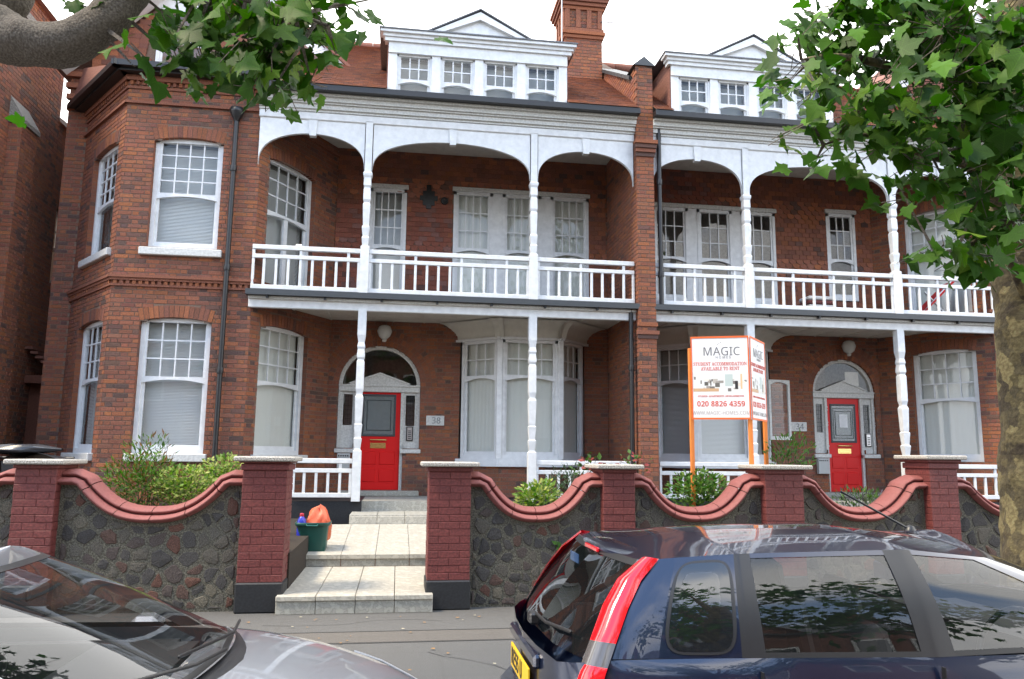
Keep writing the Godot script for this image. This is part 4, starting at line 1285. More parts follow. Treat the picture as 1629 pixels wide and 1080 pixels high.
	part_tube(rc, "chair_leg", [Vector3(-0.4, 0, 0), Vector3(0.5, 0.85, -0.1)], 0.02, M.steel); part_tube(rc, "chair_leg", [Vector3(0.3, 0, 0.1), Vector3(-0.1, 0.6, -0.1)], 0.02, M.steel)
	var cl := MB.new()
	cl.quad(Vector3(-0.3, 0.12, 0.1), Vector3(-0.3, 0.12, -0.3), Vector3(0.5, 0.84, -0.35), Vector3(0.5, 0.84, 0.05))
	part(cl, "canvas", mat(0.5, 0.02, 0.02, 0.8), rc)

func brick_parapet(xfw: Transform3D):
	# courses of the parapet side above the roof slope
	var c := int(7.9 / 0.075)
	while c * 0.075 < 10.6:
		var y := c * 0.075
		var u := (0.0 if c % 2 else -0.11)
		while u < 4.11:
			var um := u + 0.11
			var roof := 7.93 + (4.35 - um) * 0.717
			var top := 8.73 + (3.85 - um) * 0.583 if um < 3.85 else 8.85
			if y > roof - 0.1 and y + 0.075 < top + 0.03 and um < 4.1 and um > 0.9:
				put_brick(W.mb, xfw, u + 0.004, u + 0.216, y + 0.005, y + 0.07, 0.003, pick_tone(0.9))
			u += 0.225
		c += 1

func build_neighbour():
	var nb := thing("neighbour_house", "dark brick flank wall with buttress beside the bay house", "house")
	start_house()
	var xw := -7.15
	brick_wall(Vector3(xw, 0, -13.0), Vector3(0, 0, -1), Vector3.RIGHT, 3.6, 0.0, 10.2, [], 0.3)
	brick_wall(Vector3(xw, 0, -16.6), Vector3(0, 0, -1), Vector3.RIGHT, 3.4, 0.0, 8.4, [{u0 = 0.25, u1 = 1.1, y0 = 5.0, y1 = 6.6, reveal = 0.12}], 0.0)
	seg(Vector2(-11.0, -13.0), Vector2(-7.15, -13.0), 0.0, 9.5)
	# buttress
	brick_wall(Vector3(xw + 0.22, 0, -14.62), Vector3(0, 0, -1), Vector3.RIGHT, 0.62, 0.0, 7.55, [], 0.0)
	seg(Vector2(xw, -14.62), Vector2(xw + 0.22, -14.62), 0.0, 7.55)
	var cap := MB.new()
	cap.poly(PackedVector2Array([Vector2(0, 7.5), Vector2(0.25, 7.5), Vector2(0.25, 7.58), Vector2(0, 8.0)]), -15.28, -14.58, Transform3D(Basis(), Vector3(xw, 0, 0)))
	part(cap, "buttress_cap", M.kerb, nb)
	boxpart(Vector3(xw - 0.05, 9.6, -16.6), Vector3(xw + 0.07, 9.75, -13.0), "wall_band", M.kerb, nb)
	window(nb, Transform3D(Basis(Vector3(0, 0, -1), Vector3.UP, Vector3.RIGHT), Vector3(xw - 0.1, 5.0, -16.85)), 0.85, 1.6, {split = 0.8, cols = 2, rows = 2, blind = "none"})
	var rf := MB.new()
	rf.quad(Vector3(-11.2, 9.5, -12.8), Vector3(xw + 0.1, 10.2, -12.8), Vector3(xw + 0.1, 10.2, -16.6), Vector3(-11.2, 13.0, -16.6))
	rf.quad(Vector3(-9.0, 9.9, -16.6), Vector3(xw + 0.1, 8.4, -16.6), Vector3(xw + 0.1, 8.4, -20.0), Vector3(-9.0, 9.9, -20.0))
	part(rf, "roof", M.terra, nb)
	# side porch with a small tiled roof
	var po := MB.new()
	po.col = TONES[2]
	po.box(Vector3(xw, 0.0, -16.6), Vector3(xw + 0.35, 2.9, -16.45)); po.box(Vector3(xw, 2.9, -17.4), Vector3(xw + 0.6, 3.05, -16.2))
	part(po, "porch_wall", M.brick, nb)
	var pr := MB.new()
	for k in 6: pr.box(Vector3(xw + 0.1 * k, 3.55 - k * 0.09, -17.5), Vector3(xw + 0.1 * k + 0.13, 3.6 - k * 0.09, -16.1))
	part(pr, "porch_roof", M.terra, nb)
	var cl := MB.new()
	cl.box(Vector3(-11.0, 0, -20.1), Vector3(xw, 8.4, -20.0)); cl.box(Vector3(-11.1, 0, -20.0), Vector3(-11.0, 9.5, -13.0))
	part(cl, "rear_wall", M.mortar, nb)
	finish_house(nb, 120, 0)

# ------------------------------------------------------------------ street front
const ZP := -8.5
func gate_pier(x0: float, x1: float, top: float, label: String, base_black := true):
	var w := x1 - x0
	var o := thing("brick_pier", label, "pier", Vector3((x0 + x1) / 2, 0, ZP - 0.23), "red painted piers of the front wall")
	var D := 0.46
	var core := MB.new()
	core.box(Vector3(-w / 2 + 0.006, 0, -D / 2 + 0.006), Vector3(w / 2 - 0.006, top - 0.05, D / 2 - 0.006))
	part(core, "pier_core", M.pier_b, o)
	var y := 0.30
	if base_black:
		var bb := MB.new()
		bevel_box(bb, Vector3(-w / 2 - 0.012, 0, -D / 2 - 0.012), Vector3(w / 2 + 0.012, 0.30, D / 2 + 0.014), 0.015)
		part(bb, "tarred_base", M.black_paint, o)
	else: y = 0.0
	var row := 0
	var nb := 2
	var mats := [M.pier, M.pier_b, M.pier_c]
	var full := MB.new(); var hl := MB.new()
	while y < top - 0.17:
		for f in 4:   # four faces
			var L: float = w if f % 2 == 0 else D
			var ang: float = [0.0, PI / 2, PI, -PI / 2][f]
			var dist: float = D / 2 if f % 2 == 0 else w / 2
			if f == 2: continue
			var u := 0.0
			var k := 0
			var first := (row + f) % 2 == 0
			while u < L - 0.02:
				var bl := 0.225 if (first or k > 0) else 0.1125
				bl = min(bl, L - u)
				if L - u - bl < 0.05: bl = L - u
				var mb := MB.new()
				var jit := rng.randf_range(-0.0025, 0.0025)
				mb.cbox(Vector3(-bl / 2 + 0.0025, 0.003, -0.02), Vector3(bl / 2 - 0.0025, 0.0725, jit), 0.004)
				var xf := Transform3D(Basis(Vector3.UP, ang), Vector3.ZERO) * Transform3D(Basis(), Vector3(-L / 2 + u + bl / 2, y, dist))
				part(mb, "brick", mats[rng.randi_range(0, 2)], o, xf)
				u += bl
				k += 1
		row += 1
		y += 0.075
	# oversailing courses and cap
	for q in 2:
		var e := 0.018 + q * 0.02
		var mb := MB.new()
		bevel_box(mb, Vector3(-w / 2 - e, y + 0.003, -D / 2 - e), Vector3(w / 2 + e, min(y + 0.07, top - 0.05), D / 2 + e), 0.008)
		part(mb, "oversail_course", M.pier, o)
		y += 0.073
		if y > top - 0.07: break
	var c := MB.new()
	bevel_box(c, Vector3(-w / 2 - 0.085, top - 0.05, -D / 2 - 0.085), Vector3(w / 2 + 0.085, top, D / 2 + 0.085), 0.012)
	part(c, "cap_stone", M.capstone, o)

func scoop(t: float) -> float:   # height of the wall under the coping, t 0..1 across the panel
	var e := absf(t * 2 - 1)
	if e > 0.83: return 1.27
	return 0.89 + 0.38 * pow(e / 0.83, 2.5)

func wall_panel(x0: float, x1: float, label: String):
	var o := thing("rubble_wall", label, "wall", Vector3(x0, 0, ZP - 0.13), "rubble stone panels of the front wall")
	var w := x1 - x0
	var n := 40
	var xs := []; var yb := []; var yt := []
	for k in n + 1:
		xs.append(w * k / n); yb.append(-0.1); yt.append(scoop(float(k) / n))
	var core := MB.new()
	core.strip(xs, yb, yt, -0.25, 0.0)
	part(core, "mortar_bed", M.rubble_mortar, o)
	# stones
	var outline := PackedVector2Array([Vector2(0.03, 0.02), Vector2(w - 0.03, 0.02)])
	for k in range(n, -1, -1):
		outline.append(Vector2(clampf(xs[k], 0.03, w - 0.03), yt[k] - 0.035))
	var seeds := []
	var radii := []
	for i in 900:
		var s := Vector2(rng.randf_range(-0.05, w + 0.05), rng.randf_range(0.0, 1.32))
		var r := rng.randf_range(0.045, 0.125) * (1.0 - 0.3 * i / 900.0)
		var ok := true
		for j in seeds.size():
			if s.distance_to(seeds[j]) < (r + radii[j]) * 0.80: ok = false
		if ok:
			seeds.append(s); radii.append(r)
	for i in seeds.size():
		var s: Vector2 = seeds[i]
		var cell := PackedVector2Array([s + Vector2(-0.3, -0.3), s + Vector2(0.3, -0.3), s + Vector2(0.3, 0.3), s + Vector2(-0.3, 0.3)])
		for j in seeds.size():
			if j == i: continue
			var q: Vector2 = seeds[j]
			if s.distance_to(q) > 0.6: continue
			cell = clip_half(cell, (s + q) / 2, q - s)
			if cell.size() < 3: break
		if cell.size() < 3: continue
		var parts := Geometry2D.intersect_polygons(cell, outline)
		if parts.is_empty(): continue
		var sm := Geometry2D.offset_polygon(parts[0], -rng.randf_range(0.005, 0.016), Geometry2D.JOIN_MITER)
		if sm.is_empty(): continue
		var pl: PackedVector2Array = sm[0]
		# round the corners
		var rp := PackedVector2Array()
		for k in pl.size():
			var a := pl[(k + pl.size() - 1) % pl.size()]; var b := pl[k]; var d := pl[(k + 1) % pl.size()]
			if b.distance_to(d) < 0.012: continue
			rp.append(b.lerp(a, 0.17) + Vector2(rng.randf_range(-1, 1), rng.randf_range(-1, 1)) * 0.008)
			rp.append(b.lerp(d, 0.17) + Vector2(rng.randf_range(-1, 1), rng.randf_range(-1, 1)) * 0.008)
		if rp.size() < 5: continue
		var c := Vector2.ZERO
		for p in rp: c += p / rp.size()
		var area := 0.0
		for k in rp.size(): area += rp[k].cross(rp[(k + 1) % rp.size()]) / 2
		if absf(area) < 0.0016: continue
		var mb := MB.new()
		var zt := rng.randf_range(0.004, 0.02)
		var m := rp.size()
		var hump := []
		for k in m: hump.append(zt * rng.randf_range(0.45, 0.95))
		for k in m:
			var a := rp[k] - c; var b := rp[(k + 1) % m] - c
			var ia := Vector3(a.x * 0.80, a.y * 0.80, hump[k]); var ib := Vector3(b.x * 0.80, b.y * 0.80, hump[(k + 1) % m])
			mb.quad(Vector3(a.x, a.y, -0.01), Vector3(b.x, b.y, -0.01), ib, ia)
			mb.tri(ia, ib, Vector3(0, 0, zt))
		part(mb, "stone", stone_mat(), o, Transform3D(Basis(), Vector3(c.x, c.y, 0)))
	# double roll coping in terracotta
	coping(o, w)

func coping(o: Node3D, w: float):
	var sec := []
	for k in 9: sec.append(Vector2(0.075 * sin(PI * k / 8.0) + 0.02, -0.005 + 0.075 * k / 8.0))          # lower roll: (z out, y)
	for k in 9: sec.append(Vector2(-0.075 + 0.07 * sin(PI * k / 8.0) + 0.03 * (1 - k / 8.0), 0.07 + 0.075 * k / 8.0))
	sec.append(Vector2(-0.16, 0.155)); sec.append(Vector2(-0.27, 0.13)); sec.append(Vector2(-0.29, 0.0))
	var cuts := [0.0, 0.12, 0.30, 0.5, 0.70, 0.88, 1.0]
	for c in 6:
		var P := []
		for k in 9:
			var t: float = lerpf(cuts[c] + (0.002 if c > 0 else 0.0), cuts[c + 1] - (0.002 if c < 5 else 0.0), k / 8.0)
			var d := 0.004
			var p := Vector2(t * w, scoop(t))
			var tg := (Vector2((t + d) * w, scoop(clampf(t + d, 0, 1))) - Vector2((t - d) * w, scoop(clampf(t - d, 0, 1)))).normalized()
			var nn := Vector2(-tg.y, tg.x)
			var row := []
			for s in sec: row.append(Vector3(p.x + nn.x * s.y, p.y + nn.y * s.y, s.x))
			P.append(row)
		put(grid_mesh(P, false, false, true), "coping_roll", M.coping, o)

var stone_mats := []
func stone_mat() -> Material:
	if stone_mats.is_empty():
		for c in [[0.10, 0.092, 0.085], [0.072, 0.067, 0.064], [0.14, 0.127, 0.104], [0.135, 0.08, 0.062], [0.165, 0.078, 0.055], [0.20, 0.18, 0.135], [0.115, 0.09, 0.08], [0.09, 0.084, 0.08], [0.16, 0.147, 0.12]]:
			stone_mats.append(mat(c[0], c[1], c[2], 0.85, {tex = "stone", nrm = "n_coarse", ns = 1.0, scale = 3.0}))
	return stone_mats[[0, 0, 1, 1, 2, 2, 3, 4, 5, 6, 6, 7, 7, 8][rng.randi_range(0, 13)]]

func clip_half(poly: PackedVector2Array, p: Vector2, nrm: Vector2) -> PackedVector2Array:
	var out := PackedVector2Array()
	for k in poly.size():
		var a := poly[k]; var b := poly[(k + 1) % poly.size()]
		var da := (a - p).dot(nrm); var db := (b - p).dot(nrm)
		if da <= 0: out.append(a)
		if (da < 0 and db > 0) or (da > 0 and db < 0): out.append(a.lerp(b, da / (da - db)))
	return out

func build_front():
	gate_pier(-3.75, -3.36, 1.52, "red painted brick pier beside the bin lids and silver car")
	gate_pier(-1.57, -1.12, 1.57, "red painted gate pier beside the green recycling box")
	gate_pier(0.35, 0.80, 1.53, "red painted gate pier on the open side of the steps")
	gate_pier(2.26, 2.62, 1.52, "narrow red painted pier between the rose bushes")
	gate_pier(4.15, 4.61, 1.53, "wide red painted pier standing in front of the letting board")
	gate_pier(6.20, 6.56, 1.66, "tallest red painted pier, its top above the others")
	gate_pier(8.5, 8.9, 1.55, "red painted pier hidden behind the street tree trunk")
	wall_panel(-5.6, -3.75, "rubble wall panel beyond the pier with bin lids")
	wall_panel(-3.36, -1.57, "rubble wall panel under the yellow and green shrubs")
	wall_panel(0.80, 2.26, "rubble wall panel next to the open gateway steps")
	wall_panel(2.62, 4.15, "rubble wall panel below the letting board and shrub")
	wall_panel(4.61, 6.20, "rubble wall panel in front of the second red door")
	wall_panel(6.56, 8.5, "rubble wall panel running behind the street tree")
	# steps and slabs of the entrance path
	var st := thing("entrance_steps", "white slab steps and path between the red gate piers", "steps", Vector3(-0.36, 0, -8.4))
	var base := MB.new()
	base.box(Vector3(-0.78, -0.05, -2.1), Vector3(0.76, 0.13, -0.03)); base.box(Vector3(-0.72, -0.05, -4.3), Vector3(1.0, 0.27, -2.12))
	base.poly(PackedVector2Array([Vector2(2.1, 0.0), Vector2(4.4, 0.0), Vector2(4.4, 0.46), Vector2(2.1, 0.28)]), -0.72, 1.0, Transform3D(Basis(Vector3(0, 0, -1), Vector3.UP, Vector3.RIGHT), Vector3.ZERO))
	base.box(Vector3(-0.33, 0.0, -5.3), Vector3(1.4, 0.60, -4.42))
	part(base, "step_bed", M.mortar, st)
	for k in 4:
		var a := -0.80 + k * 0.395; var b := a + 0.389
		boxpart(Vector3(a, 0.0, -0.03), Vector3(b, 0.145, 0.0), "riser_slab", M.slab_old, st, 0.004)
		for r in 2: boxpart(Vector3(a, 0.13, -1.06 * (r + 1) + 0.005), Vector3(b, 0.18 if r else 0.181, -1.06 * r + (0.02 if r == 0 else 0.0)), "tread_slab", M.slab, st, 0.006)
	for k in 4:
		var a := -0.74 + k * 0.435; var b := a + 0.429
		boxpart(Vector3(a, 0.18, -2.13), Vector3(b, 0.29, -2.10), "riser_slab", M.slab_old, st, 0.004)
		for r in 3:
			var z0 := -2.08 - r * 0.77; var z1 := z0 - 0.764
			var mb := MB.new()
			var y0 := 0.33 + (-z0 - 2.08) * 0.08; var y1 := 0.33 + (-z1 - 2.08) * 0.08
			mb.poly(PackedVector2Array([Vector2(-z0, y0 - 0.05), Vector2(-z1, y1 - 0.05), Vector2(-z1, y1), Vector2(-z0, y0)]), a, b, Transform3D(Basis(Vector3(0, 0, -1), Vector3.UP, Vector3.RIGHT), Vector3.ZERO))
			part(mb, "tread_slab", M.slab, st)
	for k in 4:
		var a := -0.35 + k * 0.435; var b := a + 0.429
		boxpart(Vector3(a, 0.48, -4.45), Vector3(b, 0.64, -4.40), "riser_slab", M.slab, st, 0.006)
		boxpart(Vector3(a, 0.60, -5.22), Vector3(b, 0.66, -4.42), "tread_slab", M.slab_old, st, 0.006)
	# ground of the front gardens
	var gd := MB.new()
	gd.box(Vector3(-6.5, -0.1, -13.5), Vector3(-1.1, 0.55, -8.85)); gd.box(Vector3(0.64, -0.1, -13.5), Vector3(11.5, 0.55, -8.85)); gd.box(Vector3(-14, -0.1, -13.0), Vector3(-6.5, 0.5, -8.85))
	structure(gd.mesh(), "garden_ground", M.soil)

func build_ground():
	var g := MB.new()
	g.quad(Vector3(-60, -0.125, 60), Vector3(60, -0.125, 60), Vector3(60, -0.125, -60), Vector3(-60, -0.125, -60))
	structure(g.mesh(), "road", M.road)
	var p := MB.new()
	p.box(Vector3(-40, -0.3, -8.7), Vector3(40, 0.0, -5.0))
	structure(p.mesh(), "pavement", M.asphalt)
	var k := MB.new()
	for i in 44: bevel_box(k, Vector3(-20 + i * 0.915, -0.3, -5.0), Vector3(-20 + i * 0.915 + 0.908, 0.006, -4.85), 0.012)
	structure(k.mesh(), "kerb", M.kerb)
	var b := MB.new()
	b.box(Vector3(-40, -0.3, 4.6), Vector3(40, 0.0, 9.0))
	structure(b.mesh(), "pavement", M.asphalt)
	# reinstated trench strips in the footway
	var t := MB.new()
	t.quad(Vector3(-12, 0.004, -7.05), Vector3(14, 0.004, -7.22), Vector3(14, 0.004, -7.62), Vector3(-12, 0.004, -7.46))
	structure(t.mesh(), "pavement_trench_strip", M.asphalt_b)
	var t2 := MB.new()
	t2.quad(Vector3(-12, 0.004, -7.475), Vector3(14, 0.004, -7.635), Vector3(14, 0.004, -7.66), Vector3(-12, 0.004, -7.495))
	t2.quad(Vector3(-12, 0.004, -7.02), Vector3(14, 0.004, -7.19), Vector3(14, 0.004, -7.21), Vector3(-12, 0.004, -7.04))
	structure(t2.mesh(), "pavement_seam", M.road)
	var ck := MB.new()
	for c in [[Vector2(-0.6, -6.05), 9, 0.0], [Vector2(0.3, -6.75), 6, 0.9], [Vector2(-1.2, -7.9), 8, 0.15]]:
		var at_: Vector2 = c[0]
		var ang: float = c[2]
		for i in c[1]:
			var q := at_ + Vector2(cos(ang), sin(ang)) * rng.randf_range(0.12, 0.3)
			var d := (q - at_).normalized().orthogonal() * rng.randf_range(0.002, 0.005)
			ck.quad(Vector3(at_.x - d.x, 0.003, at_.y - d.y), Vector3(at_.x + d.x, 0.003, at_.y + d.y), Vector3(q.x + d.x, 0.003, q.y + d.y), Vector3(q.x - d.x, 0.003, q.y - d.y))
			at_ = q
			ang += rng.randf_range(-0.5, 0.5)
	structure(ck.mesh(), "pavement_crack", M.road)
	# dropped leaves and crumbs of litter
	var lm := leaf_mesh(0.5)
	for i in 46:
		var x := rng.randf_range(-2.0, 1.6); var z := rng.randf_range(-8.3, -5.6)
		var s := rng.randf_range(0.015, 0.036)
		var o := put(lm, "fallen_leaf", [mat(0.3, 0.16, 0.05, 0.8), mat(0.45, 0.40, 0.28, 0.8)][i % 2], self, Transform3D(Basis(Vector3.UP, rng.randf() * TAU) * Basis(Vector3.RIGHT, -PI / 2 + 0.15) * Basis.from_scale(Vector3.ONE * s), Vector3(x, 0.014, z)))
		o.name = numbered("fallen_leaf")
		tag(o, "small dry leaf lying on the grey pavement", "leaf", "dry leaves on the pavement")

# ------------------------------------------------------------------ pixel of the photograph -> point on the plane z = depth
const CR := Vector3(0.98947204, 0.01025349, 0.14436051)
const CU := Vector3(-0.03134758, 0.98899107, 0.1446167)
const CF := Vector3(0.14128843, 0.14761953, -0.97890043)
func at(x: float, y: float, z: float) -> Vector3:
	var d := CR * ((x - 814.5) / 1242.0) + CU * ((540.0 - y) / 1242.0) + CF
	return CAM + d * (z / d.z)

# ------------------------------------------------------------------ leaves
const LOBES := [Vector2(0.0, 0.04), Vector2(0.18, -0.05), Vector2(0.45, 0.02), Vector2(0.38, 0.15), Vector2(0.47, 0.26), Vector2(0.64, 0.46), Vector2(0.47, 0.50), Vector2(0.31, 0.50), Vector2(0.33, 0.63), Vector2(0.20, 0.73), Vector2(0.13, 0.85), Vector2(0.0, 1.0)]
func bent(p: Vector2, bend: float) -> Vector3:
	return Vector3(p.x, p.y - 0.1 * bend * p.y * p.y, 0.34 * bend * absf(p.x) - 0.42 * bend * p.y * p.y - 0.5 * bend * p.x * p.x + 0.06 * sin(p.x * 9.0 + p.y * 7.0 * bend))

func leaf_mesh(bend: float) -> ArrayMesh:
	var v := PackedVector3Array(); var n := PackedVector3Array(); var ix := PackedInt32Array(); var uv := PackedVector2Array()
	var pts := []
	for p in LOBES: pts.append(p)
	for k in range(LOBES.size() - 2, 0, -1): pts.append(Vector2(-LOBES[k].x, LOBES[k].y))
	pts.push_front(Vector2(0, 0.36))
	for p in pts:
		v.append(bent(p, bend)); uv.append(Vector2(p.x / 1.3 + 0.5, 1.0 - p.y))
	pts.pop_front()
	for q in v:
		n.append(Vector3(-0.22 * bend * signf(q.x), 0.5 * bend * q.y, 1.0).normalized())
	var m := pts.size()
	for k in m:
		ix.append_array(PackedInt32Array([0, 1 + (k + 1) % m, 1 + k]))
	# petiole
	var b := v.size()
	for q in [Vector3(-0.012, 0.08, 0), Vector3(0.012, 0.08, 0), Vector3(0.02, -0.5, -0.04), Vector3(-0.004, -0.5, -0.04)]:
		v.append(q); n.append(Vector3(0, 0, 1)); uv.append(Vector2(0.5, 0.5))
	ix.append_array(PackedInt32Array([b, b + 2, b + 1, b, b + 3, b + 2]))
	var arr := []
	arr.resize(Mesh.ARRAY_MAX)
	arr[Mesh.ARRAY_VERTEX] = v; arr[Mesh.ARRAY_NORMAL] = n; arr[Mesh.ARRAY_INDEX] = ix; arr[Mesh.ARRAY_TEX_UV] = uv
	var am := ArrayMesh.new()
	am.add_surface_from_arrays(Mesh.PRIMITIVE_TRIANGLES, arr)
	return am

func leaf_basis(up_bias := 0.5) -> Basis:
	# blade hanging outwards and down, face mostly up and towards the light
	var nrm := Vector3(rng.randf_range(-0.8, 0.8), rng.randf_range(0.1, 1.0) * up_bias + 0.15, rng.randf_range(-0.3, 1.0)).normalized()
	var tip := Vector3(rng.randf_range(-1, 1), rng.randf_range(-1.1, 0.25), rng.randf_range(-0.4, 0.8))
	tip = (tip - nrm * tip.dot(nrm)).normalized()
	return Basis(tip.cross(nrm), tip, nrm)

var leaf_mats := []
var leaf_meshes := []
func prepare_leaves():
	for c in [[0.045, 0.105, 0.014], [0.062, 0.135, 0.016], [0.032, 0.078, 0.013], [0.088, 0.17, 0.022], [0.05, 0.11, 0.022], [0.13, 0.21, 0.03]]:
		var m := mat(c[0] * 1.45, c[1] * 1.4, c[2] * 1.3, 0.5, {back = Color(0.55, 0.8, 0.10), spec = 0.3})
		m.albedo_texture = TX.vein
		leaf_mats.append(m)
	for b in [0.25, 0.6, 0.95]: leaf_meshes.append(leaf_mesh(b))

# clumps: [px, py, radius px, depth z, spread in z]; leaves hang on twigs which spring from the boughs
func plane_tree(label: String, trunk: Array, trad: Array, limbs: Array, clumps: Array, crown: Array, leaf := 0.19, dens := 1.0) -> Node3D:
	var o := thing("plane_tree", label, "tree", Vector3(trunk[0].x, 0.0, trunk[0].z), "plane trees along the pavement")
	var off := -o.position
	var tp := []
	for p in trunk: tp.append(p + off)
	var tk := put(tube_mesh(smooth_path(tp), smooth_rad(trad), 40, 0.055), "trunk", M.bark, o)
	var ends := []
	for l in limbs:
		var pp := []
		for p in l[0]: pp.append(p + off)
		put(tube_mesh(smooth_path(pp), smooth_rad(l[1]), 36, 0.09), "limb", l[2] if l.size() > 2 else M.bark, o)
		for p in smooth_path(l[0]): ends.append(p)
	var leaves := []
	var tw := MB.new()
	for c in clumps:
		var ctr := at(c[0], c[1], c[3])
		var R: float = c[2] / 1242.0 * ctr.distance_to(CAM)
		var near: Vector3 = ends[0]
		for e in ends:
			if e.distance_to(ctr) < near.distance_to(ctr): near = e
		var n := int(c[2] * c[2] / 82.0 * dens)
		twig(tw, near + off, ctr + off, 0.014, 0.006)
		for k in n:
			var d := Vector3(clampf(rng.randfn(0, 0.5), -1.1, 1.1), clampf(rng.randfn(0, 0.45), -0.8, 1.0), 0) * R
			d.z = rng.randfn(0, 0.5) * c[4]
			var p := ctr + d
			var b := leaf_basis()
			var s := leaf * rng.randf_range(0.6, 1.15)
			leaves.append(Transform3D(b * Basis.from_scale(Vector3.ONE * s), p + off))
			if rng.randf() < 0.5: twig(tw, ctr + off + d * 0.15, p + off - b.y * s * 0.5, 0.004, 0.003)
	part(tw, "twigs", M.bark_dark, o)
	leaves.sort_custom(func(p, q): return (p.origin - off).distance_squared_to(CAM) / p.basis.x.length_squared() < (q.origin - off).distance_squared_to(CAM) / q.basis.x.length_squared())
	var rest := []
	for k in leaves.size():
		if k < 300: put(leaf_meshes[rng.randi_range(0, 2)], "leaf", leaf_mats[[0, 0, 1, 1, 2, 2, 3, 4, 5][rng.randi_range(0, 8)]], o, leaves[k])
		else: rest.append(leaves[k])
	# the crown above and beyond the picture
	for c in crown:
		for k in int(c[4]):
			var d := Vector3(rng.randfn(0, 0.45), rng.randfn(0, 0.45), rng.randfn(0, 0.45))
			rest.append(Transform3D(leaf_basis() * Basis.from_scale(Vector3.ONE * leaf * rng.randf_range(0.7, 1.2)), Vector3(c[0], c[1], c[2]) + d * c[3] + off))
	multi(rest, leaf_meshes[1], "crown", o, [Color(0.065, 0.147, 0.018), Color(0.09, 0.19, 0.021), Color(0.046, 0.109, 0.017), Color(0.073, 0.154, 0.029)])
	return o

func twig(mb: MB, a: Vector3, b: Vector3, r0: float, r1: float):
	var t := (b - a)
	if t.length() < 0.01: return
	t = t.normalized()
	var u := t.cross(Vector3(0.3, 0.1, 0.9)).normalized(); var w := t.cross(u)
	for k in 3:
		var d0 := u * cos(TAU * k / 3) + w * sin(TAU * k / 3); var d1 := u * cos(TAU * (k + 1) / 3) + w * sin(TAU * (k + 1) / 3)
		mb.quad(a + d0 * r0, a + d1 * r0, b + d1 * r1, b + d0 * r1)

func multi(xfs: Array, mesh: Mesh, called: String, parent: Node, cols: Array, m: Material = null) -> MultiMeshInstance3D:
	var mm := MultiMesh.new()
	mm.transform_format = MultiMesh.TRANSFORM_3D
	mm.use_colors = true
	mm.mesh = mesh
	mm.instance_count = xfs.size()
	for k in xfs.size():
		mm.set_instance_transform(k, xfs[k])
		var c: Color = cols[rng.randi_range(0, cols.size() - 1)]
		mm.set_instance_color(k, c * rng.randf_range(0.8, 1.25))
	var o := MultiMeshInstance3D.new()
	o.multimesh = mm; o.name = called
	if m == null:
		m = mat(1, 1, 1, 0.5, {vc = true, spec = 0.3, back = Color(0.55, 0.8, 0.12)})
	o.material_override = m
	parent.add_child(o, true)
	o.set_meta("kind", "stuff")
	return o

func smooth_path(p: Array) -> Array:
	var out := []
	for k in p.size() - 1:
		var a: Vector3 = p[max(k - 1, 0)]; var b: Vector3 = p[k]; var c: Vector3 = p[k + 1]; var d: Vector3 = p[min(k + 2, p.size() - 1)]
		for j in 8: out.append(b.cubic_interpolate(c, a, d, j / 8.0))
	out.append(p[p.size() - 1])
	return out

func smooth_rad(r: Array) -> Array:
	var out := []
	for k in r.size() - 1:
		for j in 8: out.append(lerpf(r[k], r[k + 1], j / 8.0))
	out.append(r[r.size() - 1])
	return out

